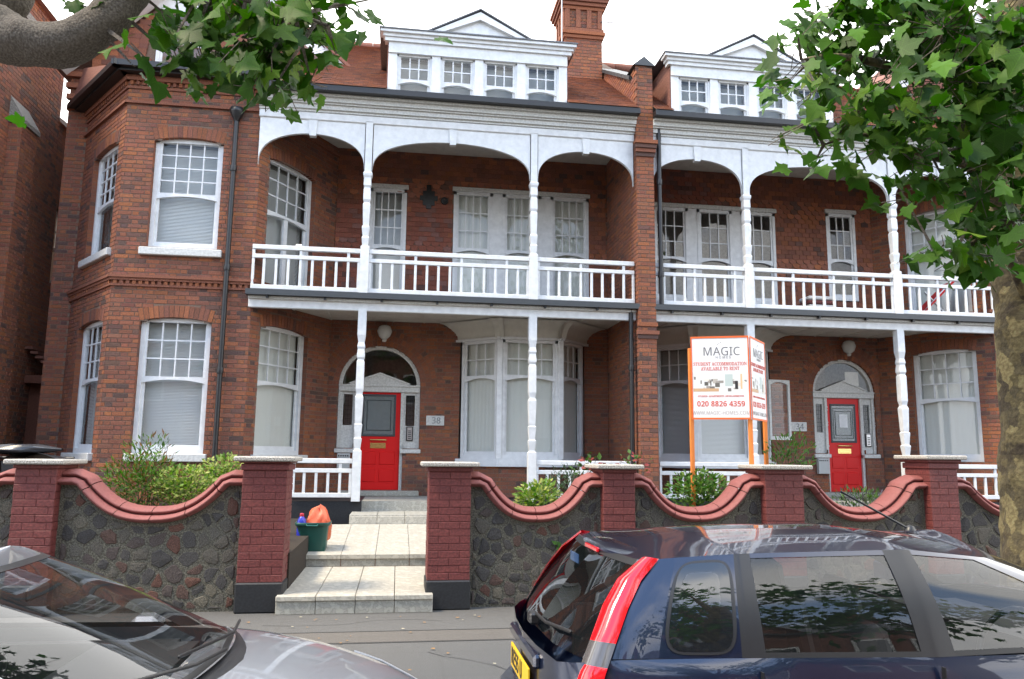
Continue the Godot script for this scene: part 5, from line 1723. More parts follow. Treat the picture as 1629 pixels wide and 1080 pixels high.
func build_trees():
	prepare_leaves()
	# tree at the kerb by the second house
	var tr := [Vector3(4.98, -0.05, -5.5), Vector3(4.97, 0.25, -5.5), Vector3(4.97, 0.9, -5.5), Vector3(4.99, 1.3, -5.5), Vector3(5.02, 1.7, -5.5), Vector3(5.05, 2.25, -5.5), Vector3(5.04, 2.7, -5.5), Vector3(5.06, 3.1, -5.5), Vector3(5.07, 3.7, -5.5), Vector3(5.05, 4.3, -5.45)]
	var cl := []
	for c in [[1315, 30, 52], [1400, 30, 66], [1500, 45, 70], [1585, 40, 60], [1290, 85, 42], [1350, 95, 50], [1425, 115, 52], [1500, 130, 62], [1575, 130, 62], [1618, 160, 50], [1300, 140, 38], [1370, 170, 48], [1450, 190, 50], [1530, 210, 60], [1600, 250, 58], [1290, 190, 26], [1330, 215, 28], [1395, 235, 34], [1450, 255, 34], [1500, 285, 44], [1560, 310, 50], [1615, 350, 48], [1440, 315, 20], [1465, 405, 16], [1500, 390, 26], [1545, 395, 38], [1590, 410, 36], [1265, 120, 20], [1300, 250, 16], [1340, 5, 40], [1450, 5, 55], [1270, 60, 20], [1600, 90, 50], [1560, 70, 50], [1610, 210, 45], [1575, 180, 50]]:
		cl.append([c[0], c[1], c[2], rng.randf_range(-5.0, -4.3), 0.5])
	var b1 := [[tr[8], at(1545, 130, -5.2), at(1440, 110, -4.8), at(1340, 90, -4.6), at(1275, 95, -4.5)], [0.10, 0.06, 0.035, 0.02, 0.008]]
	var b2 := [[tr[7], at(1560, 280, -5.1), at(1470, 245, -4.8), at(1380, 215, -4.6), at(1310, 230, -4.5)], [0.07, 0.045, 0.028, 0.015, 0.006]]
	var b3 := [[tr[6], at(1590, 380, -5.0), at(1540, 390, -4.7), at(1480, 410, -4.5)], [0.05, 0.03, 0.015, 0.006]]
	var b4 := [[tr[9], Vector3(4.4, 4.9, -5.3), at(1440, 10, -5.0), Vector3(2.9, 5.4, -4.6)], [0.17, 0.13, 0.09, 0.05]]
	var b5 := [[tr[9], Vector3(5.1, 5.4, -5.4), Vector3(5.3, 6.8, -5.6), Vector3(5.2, 8.4, -5.4)], [0.22, 0.18, 0.14, 0.09]]
	var b6 := [[Vector3(5.3, 6.5, -5.6), Vector3(6.4, 7.4, -5.3), Vector3(7.3, 7.9, -5.2)], [0.12, 0.08, 0.05]]
	plane_tree("mottled plane tree with the full trunk at the kerb", tr, [0.42, 0.34, 0.31, 0.30, 0.31, 0.30, 0.285, 0.29, 0.28, 0.27], [b1, b2, b3, b4, b5, b6], cl,
		[[5.6, 6.6, -5.6, 1.3, 260], [6.8, 7.6, -5.4, 1.4, 240], [4.6, 7.4, -5.6, 1.3, 240], [5.6, 4.8, -4.9, 0.8, 90], [5.4, 8.8, -5.4, 1.3, 220]], 0.155, 1.25)
	# tree whose thick limb hangs over the silver car
	var t2 := [Vector3(-3.7, -0.05, -5.45), Vector3(-3.68, 0.3, -5.45), Vector3(-3.6, 1.4, -5.4), Vector3(-3.4, 2.5, -5.1), Vector3(-3.0, 3.3, -4.75), Vector3(-2.75, 3.7, -4.5)]
	var l1 := [[Vector3(-2.85, 3.55, -4.6), at(-50, 45, -4.3), at(20, 62, -4.25), at(75, 72, -4.2), at(120, 62, -4.2), at(165, 34, -4.2), at(205, -12, -4.2), at(240, -80, -4.2)], [0.21, 0.16, 0.135, 0.12, 0.110, 0.102, 0.097, 0.093], M.bark_dark]
	var l2 := [[Vector3(-2.75, 3.65, -4.5), at(-25, 20, -4.4), at(15, -30, -4.4), at(35, -120, -4.4)], [0.2, 0.15, 0.13, 0.12], M.bark_dark]
	var l3 := [[at(225, -50, -4.2), at(330, -30, -4.1), at(430, 10, -4.0), at(520, 40, -3.9)], [0.06, 0.04, 0.022, 0.008], M.bark_dark]
	var l4 := [[at(240, -70, -4.2), at(300, -200, -4.3), Vector3(-0.9, 5.6, -4.6)], [0.1, 0.08, 0.05], M.bark_dark]
	var c2 := []
	for c in [[235, 95, 18], [208, 100, 13], [290, 105, 26], [275, 65, 26], [330, 20, 45], [345, 75, 40], [400, 25, 55], [470, 20, 50], [415, 90, 38], [365, 110, 22], [465, 85, 32], [510, 40, 32], [535, 85, 18], [400, 140, 20], [435, 140, 24], [495, 130, 20], [550, 5, 26], [585, 0, 16], [130, 8, 18], [165, -6, 22], [450, 125, 20], [260, 20, 26], [310, 60, 30], [385, 60, 40], [440, 50, 40]]:
		c2.append([c[0], c[1], c[2], rng.randf_range(-4.5, -3.8), 0.4])
	plane_tree("plane tree whose heavy dark limb overhangs the silver car", t2, [0.46, 0.38, 0.33, 0.30, 0.27, 0.23], [l1, l2, l3, l4], c2,
		[[-3.2, 5.6, -4.9, 1.2, 220], [-1.6, 5.6, -4.6, 1.1, 200], [-0.4, 5.5, -4.5, 0.9, 120], [-2.6, 7.0, -5.0, 1.4, 240]], 0.14, 1.2)

# ------------------------------------------------------------------ garden shrubs
func blade_mesh(w: float) -> ArrayMesh:
	var mb := MB.new()
	mb.tri(Vector3(0, 0, 0), Vector3(w, 0.45, 0.06), Vector3(0, 1, -0.05)); mb.tri(Vector3(0, 0, 0), Vector3(0, 1, -0.05), Vector3(-w, 0.45, 0.06))
	return mb.mesh()

func shrub(called: String, label: String, p: Vector3, r: Vector3, n: int, size: float, cols: Array, wide := 0.25, stems := 7, upright := 0.3):
	var o := thing(called, label, "shrub", Vector3(p.x, 0.54, p.z), "shrubs in the front gardens")
	var h := p.y - 0.54
	var st := MB.new()
	for k in stems:
		var a := Vector3(rng.randf_range(-0.3, 0.3) * r.x, 0, rng.randf_range(-0.3, 0.3) * r.z)
		twig(st, a, Vector3(rng.randf_range(-0.8, 0.8) * r.x, h + rng.randf_range(-0.5, 0.9) * r.y, rng.randf_range(-0.8, 0.8) * r.z), 0.009, 0.003)
	part(st, "stem", M.bark_dark, o)
	var xfs := []
	for k in n:
		var d := Vector3(rng.randfn(0, 1), rng.randfn(0, 1), rng.randfn(0, 1)).normalized() * pow(rng.randf(), 0.45)
		var q := Vector3(d.x * r.x, d.y * r.y + h, d.z * r.z) * Vector3(1, 1, 1)
		q += Vector3(sin(q.y * 17.0 + p.x * 5), sin(q.x * 19.0), 0) * 0.04 * r.x
		if q.y < 0.02: q.y = rng.randf_range(0.02, 0.2)
		var tip := (Vector3(d.x, d.y * 0.6 + upright, d.z) + Vector3(rng.randf_range(-1, 1), rng.randf_range(-0.6, 0.8), rng.randf_range(-1, 1)) * 0.8).normalized()
		var nn := Vector3(rng.randf_range(-0.6, 0.6), 1, rng.randf_range(-0.2, 1.0))
		nn = (nn - tip * nn.dot(tip)).normalized()
		xfs.append(Transform3D(Basis(tip.cross(nn), tip, nn) * Basis.from_scale(Vector3.ONE * size * rng.randf_range(0.6, 1.3)), q))
	multi(xfs, blade_mesh(wide), "foliage", o, cols)

func build_shrubs():
	var green := [Color(0.05, 0.12, 0.02), Color(0.07, 0.16, 0.03), Color(0.10, 0.19, 0.04)]
	var gold := [Color(0.30, 0.33, 0.08), Color(0.42, 0.42, 0.14), Color(0.14, 0.22, 0.05), Color(0.20, 0.28, 0.06)]
	var nand := [Color(0.09, 0.17, 0.03), Color(0.14, 0.22, 0.05), Color(0.06, 0.12, 0.02), Color(0.22, 0.10, 0.04)]
	shrub("bamboo_shrub", "feathery green shrub with reddish lower leaves under the bay window", at(225, 768, -9.6), Vector3(0.50, 0.34, 0.35), 1500, 0.075, nand, 0.13, 12)
	shrub("bamboo_shrub", "thin upright sprays of leaves against the white window sill", at(238, 722, -9.9), Vector3(0.30, 0.26, 0.2), 190, 0.08, nand, 0.14, 12, 0.8)
	shrub("variegated_shrub", "round yellow and green shrub beside the feathery one", at(292, 775, -9.5), Vector3(0.36, 0.24, 0.3), 1300, 0.055, gold, 0.3)
	shrub("variegated_shrub", "yellow shrub climbing towards the gate pier by the downpipe", at(357, 752, -9.9), Vector3(0.30, 0.22, 0.25), 700, 0.055, gold, 0.3)
	shrub("variegated_shrub", "low yellow and green shrub at the foot of the white post", at(855, 792, -9.4), Vector3(0.28, 0.2, 0.25), 520, 0.075, gold + [Color(0.16, 0.28, 0.06)], 0.3)
	shrub("lavender_plant", "grey green plant against the lower balustrade", at(900, 772, -9.7), Vector3(0.25, 0.25, 0.2), 300, 0.07, [Color(0.06, 0.09, 0.06), Color(0.10, 0.14, 0.09)], 0.12, 9, 0.8)
	shrub("rose_bush", "straggling rose stems with red tinted leaves above the narrow pier", at(938, 748, -9.2), Vector3(0.22, 0.22, 0.2), 70, 0.08, [Color(0.06, 0.12, 0.03), Color(0.25, 0.05, 0.05)], 0.3, 6)
	shrub("rose_bush", "rose sprig behind the narrow pier beside the party wall", at(1008, 738, -9.3), Vector3(0.24, 0.14, 0.2), 50, 0.07, [Color(0.06, 0.12, 0.03), Color(0.25, 0.05, 0.05)], 0.3, 5)
	shrub("privet_shrub", "bushy green shrub round the foot of the orange sign post", at(1112, 782, -9.35), Vector3(0.40, 0.26, 0.3), 1200, 0.06, green + [Color(0.16, 0.24, 0.05)], 0.3)
	shrub("bamboo_shrub", "airy shrub with loose leaves behind the wide pier", at(1258, 722, -9.4), Vector3(0.32, 0.26, 0.25), 260, 0.075, green, 0.16, 14, 0.6)
	shrub("lavender_plant", "low purple tinged plants in front of the second red door", at(1375, 797, -9.8), Vector3(0.5, 0.16, 0.3), 500, 0.07, [Color(0.07, 0.11, 0.05), Color(0.09, 0.07, 0.10), Color(0.10, 0.18, 0.04)], 0.14, 14, 0.8)
	shrub("wall_weed", "small green weed growing out of the rubble wall foot", Vector3(1.78, 0.62, -8.6), Vector3(0.05, 0.05, 0.04), 14, 0.07, green, 0.3, 2)

# ------------------------------------------------------------------ loose things
func build_things():
	# letting board: two printed panels meeting at a corner post
	var A := Vector3(3.60, 0, -9.27); var B := Vector3(4.25, 0, -9.02); var D := Vector3(4.70, 0, -9.55)
	var sg := thing("letting_board", "white and orange V shaped letting board on three orange posts", "sign", Vector3(B.x, 0.54, B.z))
	for p in [A, B, D]:
		var q: Vector3 = p - B
		boxpart(Vector3(q.x - 0.024, 0.0, q.z - 0.044), Vector3(q.x + 0.024, 2.42, q.z - 0.004), "sign_post", M.orange, sg, 0.004)
	var red := mat(0.60, 0.12, 0.09, 0.5); var grey := mat(0.17, 0.17, 0.18, 0.5); var pale := mat(0.45, 0.42, 0.40, 0.6)
	for k in 2:
		var a := A if k == 0 else B; var b := B if k == 0 else D
		var L := a.distance_to(b)
		var U := (b - a).normalized(); var N := U.cross(Vector3.UP)
		var xf := Transform3D(Basis(U, Vector3.UP, N), a - B + Vector3(0, 1.53, 0) + N * 0.004)
		var pm := MB.new()
		pm.box(Vector3(0.0, 0, 0), Vector3(L, 1.03, 0.012))
		var pn := part(pm, "board_panel", mat(0.80, 0.80, 0.80, 0.3), sg, xf)
		var ed := MB.new()
		for q in [[0, 0, L, 0.022], [0, 1.008, L, 1.03], [0, 0.022, 0.014, 1.008], [L - 0.014, 0.022, L, 1.008]]: ed.box(Vector3(q[0], q[1], 0.010), Vector3(q[2], q[3], 0.018))
		part(ed, "board_edge", mat(0.75, 0.14, 0.03, 0.5), pn)
		var c := L / 2
		lettering(pn, "MAGIC", 0.105, Vector3(c + 0.02, 0.84, 0.0135), grey)
		lettering(pn, "H O M E S", 0.03, Vector3(c + 0.04, 0.765, 0.0135), grey)
		var lg := MB.new()
		for j in 3: lg.box(Vector3(c - 0.03 + j * 0.02, 0.925 + j * 0.012, 0.012), Vector3(c - 0.018 + j * 0.02, 0.932 + j * 0.012, 0.0135))
		part(lg, "logo_mark", grey, pn)
		lettering(pn, "STUDENT ACCOMMODATION", 0.043, Vector3(c, 0.685, 0.0135), red, "Droid Serif", Basis(), 0.72, 700)
		lettering(pn, "AVAILABLE TO RENT", 0.043, Vector3(c, 0.625, 0.0135), red, "Droid Serif", Basis(), 0.72, 700)
		lettering(pn, "STUDIOS  APARTMENTS  DEVELOPMENTS", 0.022, Vector3(c, 0.285, 0.0135), red, "Droid Serif", Basis(), 0.85, 700)
		lettering(pn, "020 8826 4359", 0.066, Vector3(c, 0.19, 0.0135), red, "Droid Sans", Basis(), 0.95, 700)
		lettering(pn, "WWW.MAGIC-HOMES.COM", 0.046, Vector3(c, 0.08, 0.0135), pale, "Droid Sans", Basis(), 0.88)
		# printed photographs of rooms
		var im := Image.create(256, 96, false, Image.FORMAT_RGB8)
		im.fill(Color(0.86, 0.87, 0.86))
		for j in 26:
			var x := rng.randi_range(0, 240); var y := rng.randi_range(20, 84)
			var t := rng.randf_range(0.35, 0.9)
			im.fill_rect(Rect2i(x, y, rng.randi_range(4, 26), rng.randi_range(4, 26)), Color(t, t * 0.97, t * 0.92))
		im.fill_rect(Rect2i(0, 80, 120, 16), Color(0.78, 0.64, 0.5)); im.fill_rect(Rect2i(150, 10, 36, 60), Color(0.72, 0.77, 0.76)); im.fill_rect(Rect2i(196, 44, 14, 40), Color(0.2, 0.2, 0.2)); im.fill_rect(Rect2i(222, 8, 8, 76), Color(0.85, 0.72, 0.55))
		var pq := QuadMesh.new()
		pq.size = Vector2(L - 0.045, 0.235)
		var pmx := mat(1, 1, 1, 0.35)
		pmx.albedo_texture = tex(im)
		put(pq, "printed_photo", pmx, pn, Transform3D(Basis(), Vector3(c, 0.46, 0.0135)))
	# recycling box with its contents
	var bx := thing("recycling_box", "dark green plastic recycling box on the upper step", "box", Vector3(-1.06, 0.345, -10.85))
	var bm := mat(0.008, 0.07, 0.055, 0.38)
	var rows := []
	for q in [[0.0, 0.165, 0.15], [0.02, 0.175, 0.158], [0.33, 0.205, 0.19], [0.33, 0.225, 0.21], [0.37, 0.228, 0.213], [0.37, 0.205, 0.19], [0.05, 0.17, 0.155]]:
		var ring := []
		for k in 24:
			var a := TAU * k / 24.0
			var e := 0.35
			ring.append(Vector3(signf(cos(a)) * pow(absf(cos(a)), e) * q[1], q[0], -signf(sin(a)) * pow(absf(sin(a)), e) * q[2]))
		rows.append(ring)
	put(grid_mesh(rows, true), "box_body", bm, bx)
	boxpart(Vector3(-0.17, 0.0, -0.15), Vector3(0.17, 0.05, 0.15), "box_floor", bm, bx)
	part_tube(bx, "handle", [Vector3(-0.07, 0.345, 0.212), Vector3(-0.065, 0.335, 0.235), Vector3(0.065, 0.335, 0.235), Vector3(0.07, 0.345, 0.212)], 0.008, mat(0.02, 0.12, 0.10, 0.35))
	var bag := thing("carrier_bag", "orange plastic bag heaped in the green box", "bag", Vector3(-1.02, 0.40, -10.85))
	var P := []
	for i in 11:
		var ring := []
		var v := i / 10.0
		for k in 22:
			var a := TAU * k / 22.0
			var rr := sqrt(maxf(1.0 - pow(v, 2.6), 0.0)) * (0.165 + 0.02 * sin(a * 3 + v * 5) + 0.014 * sin(a * 7 - v * 9) + 0.008 * sin(a * 13 + v * 20))
			ring.append(Vector3(cos(a) * rr + 0.03 * v, 0.08 + v * 0.42 + 0.035 * v * sin(a * 2 + 1) + 0.012 * sin(a * 5), -sin(a) * rr * 0.8))
		P.append(ring)
	put(grid_mesh(P, true), "bag_skin", mat(0.85, 0.24, 0.12, 0.4, {back = Color(0.9, 0.4, 0.2), nrm = "n_coarse", ns = 1.0, scale = 3.0}), bag)
	boxpart(Vector3(-0.03, 0.16, 0.11), Vector3(0.14, 0.31, 0.15), "cardboard_sleeve", mat(0.42, 0.10, 0.05, 0.6), bag, 0.006)
	var bt := thing("plastic_bottle", "blue plastic bottle with a red cap in the green box", "bottle", Vector3(-1.205, 0.42, -10.74))
	put(lathe_mesh([[0.0, 0.0], [0.0, 0.06], [0.28, 0.06], [0.33, 0.05], [0.37, 0.026], [0.38, 0.0]], 20), "bottle_body", mat(0.03, 0.04, 0.42, 0.25), bt)
	put(lathe_mesh([[0.37, 0.0], [0.37, 0.027], [0.41, 0.025], [0.415, 0.0]], 16), "bottle_cap", mat(0.55, 0.03, 0.06, 0.35), bt)
	# wheeled bins standing behind the wall by the bay
	for k in 2:
		var wb := thing("wheeled_bin", ["black wheeled bin behind the wall, closest to the pier", "black wheeled bin behind the wall, next to the first bin"][k], "bin", Vector3(-4.15 - k * 0.7, 0.5, -10.0), "wheeled bins behind the front wall")
		var mb := MB.new()
		mb.stack([[0.06, 0.22], [0.98, 0.29]], 0, 0)
		part(mb, "bin_body", mat(0.02, 0.022, 0.024, 0.5), wb)
		var lid := []
		for i in 5:
			var row := []
			for j in 9: row.append(Vector3(-0.32 + 0.64 * j / 8.0, 1.0 + 0.09 * sin(PI * j / 8.0) * (1 - 0.12 * i) + (0.0 if i < 4 else -0.03), 0.30 - i * 0.16))
			lid.append(row)
		put(grid_mesh(lid, false, false, false), "bin_lid", mat(0.025, 0.027, 0.03, 0.35), wb)
		part_tube(wb, "bin_handle", [Vector3(-0.22, 0.98, -0.33), Vector3(-0.22, 1.02, -0.40), Vector3(0.22, 1.02, -0.40), Vector3(0.22, 0.98, -0.33)], 0.016, M.black)
		for s in [-1, 1]: put(lathe_mesh([[-0.025, 0.0], [-0.025, 0.09], [0.025, 0.09], [0.025, 0.0]], 16), "bin_wheel", M.black, wb, Transform3D(Basis(Vector3.FORWARD, PI / 2), Vector3(s * 0.25, 0.09, -0.25)))
		boxpart(Vector3(-0.2, 0.04, -0.2), Vector3(0.2, 0.08, 0.2), "bin_foot", M.black, wb)
	var sk := thing("rubbish_sack", "crumpled grey and black plastic sack lying on the bin lids", "sack", Vector3(-4.35, 1.57, -9.95))
	var S := []
	for i in 8:
		var ring := []
		var v := i / 7.0
		for k in 18:
			var a := TAU * k / 18.0
			var rr := sin(PI * (0.06 + v * 0.88)) * (1.0 + 0.22 * sin(a * 5 + v * 7) + 0.1 * sin(a * 9))
			ring.append(Vector3(-0.45 + v * 0.9, 0.05 + 0.06 * rr * sin(a), 0.16 * rr * cos(a)))
		S.append(ring)
	put(grid_mesh(S, true), "sack_skin", mat(0.05, 0.052, 0.058, 0.25), sk)

# ------------------------------------------------------------------ cars (local x: rear 0 to front, y up from the road, z to the driver's side)
func lerp_table(T: Array, x: float, c: int) -> float:
	if x <= T[0][0]: return T[0][c]
	for k in T.size() - 1:
		if x <= T[k + 1][0]:
			var t: float = (x - T[k][0]) / (T[k + 1][0] - T[k][0])
			var p0: float = T[max(k - 1, 0)][c]; var p3: float = T[min(k + 2, T.size() - 1)][c]
			return lerpf(cubic_interpolate(T[k][c], T[k + 1][c], p0, p3, t), lerpf(T[k][c], T[k + 1][c], t), 0.5)
	return T[T.size() - 1][c]

func shell_point(S: Dictionary, i: float, v: float, s: float, out: float) -> Vector3:
	var R: Array = S.ring
	var m := R.size()
	var a := clampi(int(floor(i)), 0, m - 2)
	var f := i - a
	var r0: Array = R[max(a - 1, 0)]; var r1: Array = R[a]; var r2: Array = R[a + 1]; var r3: Array = R[min(a + 2, m - 1)]
	var q := []
	for c in 6: q.append(lerpf(lerpf(r1[c], r2[c], f), cubic_interpolate(r1[c], r2[c], r0[c], r3[c], f), 0.6))
	var x := lerpf(q[0], q[3], v); var w := lerpf(q[1], q[4], v); var y := lerpf(q[2], q[5], v)
	var bow := sin(PI * v) * 0.022 + out
	var c := Vector2(x - S.mid, w * 1.6).normalized()
	return Vector3(x + c.x * bow * 0.7, y + bow * 0.35, s * (w + c.y * bow) if w > 0.001 else 0.0)

# st rows: x, half width, belt height ; ring rows: bottom x,w,y, top x,w,y
func car(called: String, label: String, origin: Vector3, S: Dictionary) -> Node3D:
	var o := thing(called, label, "car", origin, "cars parked at the kerb")
	var T: Array = S.st
	var paint: Material = S.paint
	var L: float = T[T.size() - 1][0]
	# lower body
	var xs := []
	var n := 56
	for k in n + 1:
		var t := float(k) / n
		xs.append(lerpf(T[0][0], L, t + 0.06 * sin(TAU * t) * -1.0))
	var P := []
	for x in xs:
		var w := lerp_table(T, x, 1); var b := lerp_table(T, x, 2)
		var arch := 0.0
		for wx in S.wheels:
			var d: float = absf(x - wx) / 0.345
			if d < 1.0: arch = max(arch, sqrt(1.0 - d * d) * 0.36)
		var y0: float = max(0.19, 0.30 + arch - 0.0 if arch > 0 else 0.19)
		var row := []
		var prof := [[0.0, 0.93], [0.14, 0.975], [0.36, 1.0], [0.58, 1.0], [0.78, 0.985], [0.92, 0.965], [1.0, 0.94]]
		for s in [1, -1]:
			var pr := prof.duplicate()
			if s == -1: pr.reverse()
			if s == 1: pr.reverse()
			for q in (pr if s == 1 else prof):
				row.append(Vector3(x, lerpf(y0, b, q[0]), s * w * q[1]))
		P.append(row)
	# close both ends towards the centre line
	for e in [0, P.size() - 1]:
		var c := []
		var xo: float = (-0.035 if e == 0 else 0.04)
		for p in P[e]: c.append(Vector3(p.x + xo, p.y, p.z * 0.5))
		var c2 := []
		for p in P[e]: c2.append(Vector3(p.x + xo * 1.3, p.y, 0.0))
		if e == 0:
			P.push_front(c); P.push_front(c2)
		else:
			P.append(c); P.append(c2)
	put(grid_mesh(P), "body", paint, o)
	# bonnet
	var B := []
	var bx0: float = S.bonnet0
	for k in 19:
		var x := lerpf(bx0, L + 0.04, k / 18.0)
		var w := lerp_table(T, min(x, L), 1) * 0.94; var b := lerp_table(T, min(x, L), 2)
		var hgt: float = S.crown * (1.0 - pow(k / 18.0, 2.2))
		var row := []
		for j in 17:
			var s := j / 8.0 - 1.0
			var bulge := 1.0 - s * s
			var px: float = x + (0.0 if k > 0 else S.bonnet_sweep * bulge)
			if k == 18: px = L + 0.04 * bulge
			row.append(Vector3(px, b + hgt * pow(bulge, 0.6) + (0.0 if absf(s) < 0.99 else -0.004), s * (w if k < 18 else w)))
		B.append(row)
	put(grid_mesh(B), "bonnet", paint, o)
	# greenhouse
	var R: Array = S.ring
	var m := R.size()
	for pn in S.panels:    # [i0, i1, kind]
		for s in [1.0, -1.0]:
			var bands := []
			var frame: Material = paint
			if pn[2] == "glass" or pn[2] == "screen":
				frame = M.black
				bands = [[0.0, pn[3], frame, "window_seal"], [pn[3], pn[4], S.glass, "side_window" if pn[2] == "glass" else "windscreen"], [pn[4], 1.0, M.black if pn[2] == "screen" else paint, "roof_rail"]]
			elif pn[2] == "quarter":
				bands = [[0.0, 1.0, S.paint, "pillar"]]
				for w in [[0.04, 0.96, 0.03, 0.95, 0.004, M.black_trim, "window_seal", 4.0], [0.10, 0.90, 0.06, 0.92, 0.007, M.quarter_glass, "quarter_window", 5.0], [0.26, 0.80, 0.14, 0.82, 0.010, S.glass, "quarter_pane", 5.0]]:
					var G := []
					for a in 13:
						var row := []
						for k in 13:
							# rounded rectangle in panel space
							var e := Vector2(k / 6.0 - 1.0, a / 6.0 - 1.0)
							var r: float = maxf(absf(e.x), absf(e.y))
							if r > 0.0:
								var q: float = w[7]
								e *= r / pow(pow(absf(e.x), q) + pow(absf(e.y), q), 1.0 / q)
							row.append(shell_point(S, pn[0] + lerpf(w[0], w[1], e.x * 0.5 + 0.5), lerpf(w[2], w[3], e.y * 0.5 + 0.5), s, w[4]))
						G.append(row)
					put(grid_mesh(G, false, false, s > 0), w[6], w[5], o)
			else:
				bands = [[0.0, 1.0, M.black_trim if pn[2] == "black" else paint, "pillar"]]
			for bd in bands:
				var G := []
				var nv := 8
				for a in nv + 1:
					var row := []
					for k in 9:
						row.append(shell_point(S, lerpf(pn[0], pn[1], k / 8.0), lerpf(bd[0], bd[1], float(a) / nv), s, -0.004 if bd[2] == S.glass else 0.0))
					G.append(row)
				put(grid_mesh(G, false, false, s > 0), bd[3], bd[2], o)
	# roof
	var RF := []
	for k in (m - 1) * 4 + 1:
		var row := []
		var e: Vector3 = shell_point(S, k / 4.0, 1.0, 1.0, 0.0)
		for j in 15:
			var s := j / 7.0 - 1.0
			row.append(Vector3(e.x, e.y + S.roof_crown * (1 - s * s) * smoothstep(S.ring[m - 1][3] - 0.05, S.ring[m - 1][3] + 0.8, e.x), e.z * s))
		RF.append(row)
	put(grid_mesh(RF), "roof", paint, o)
	# wheels
	for wx in S.wheels:
		for s in [-1, 1]:
			var hub := Transform3D(Basis(Vector3.RIGHT, s * PI / 2), Vector3(wx, 0.30, s * (S.track)))
			var ty := put(lathe_mesh([[-0.09, 0.19], [-0.095, 0.25], [-0.08, 0.29], [-0.04, 0.302], [0.04, 0.302], [0.08, 0.29], [0.095, 0.25], [0.09, 0.19]], 32), "wheel", M.black, o, hub)
			put(lathe_mesh([[0.06, 0.0], [0.085, 0.05], [0.05, 0.1], [0.07, 0.19], [0.085, 0.2], [0.0, 0.2]], 24), "rim", M.steel, ty)
	# cabin: tub, seats, headrests, steering wheel
	var tub := MB.new()
	tub.box(Vector3(S.cab[0], 0.25, -0.70), Vector3(S.cab[1], 0.55, 0.70))
	for s in [-1, 1]: tub.box(Vector3(S.cab[0], 0.5, min(s * 0.68, s * 0.74)), Vector3(S.cab[1], S.cab[2] - 0.06, max(s * 0.68, s * 0.74)))
	tub.box(Vector3(S.cab[1] - 0.35, 0.5, -0.68), Vector3(S.cab[1] + 0.1, S.cab[2] - 0.06, 0.68))
	part(tub, "cabin_trim", M.seat, o)
	for q in S.seats:
		for s in [-1, 1]:
			var z: float = s * 0.36
			var sm := MB.new()
			bevel_box(sm, Vector3(-0.05, 0.0, -0.24), Vector3(0.45, 0.18, 0.24), 0.05)
			var se := part(sm, "seat", M.seat, o, Transform3D(Basis(), Vector3(q, 0.36, z)))
			var bk := MB.new()
			bevel_box(bk, Vector3(-0.07, 0.0, -0.23), Vector3(0.07, 0.56, 0.23), 0.05)
			part(bk, "seat_back", M.seat, se, Transform3D(Basis(Vector3.BACK, 0.2), Vector3(0.0, 0.1, 0)))
			var hd := MB.new()
			bevel_box(hd, Vector3(-0.05, 0.0, -0.13), Vector3(0.05, 0.19, 0.13), 0.045)
			part(hd, "headrest", M.seat, se, Transform3D(Basis(Vector3.BACK, 0.15), Vector3(-0.13, 0.64, 0)))
	var stw := []
	for k in 25: stw.append(Vector3(0, cos(TAU * k / 24.0) * 0.18, sin(TAU * k / 24.0) * 0.18))
	var sr := []
	for k in 25: sr.append(0.015)
	put(tube_mesh(stw, sr, 8), "steering_wheel", M.black, o, Transform3D(Basis(Vector3.BACK, -0.45), Vector3(S.cab[1] - 0.42, 0.86, 0.36)))
	return o

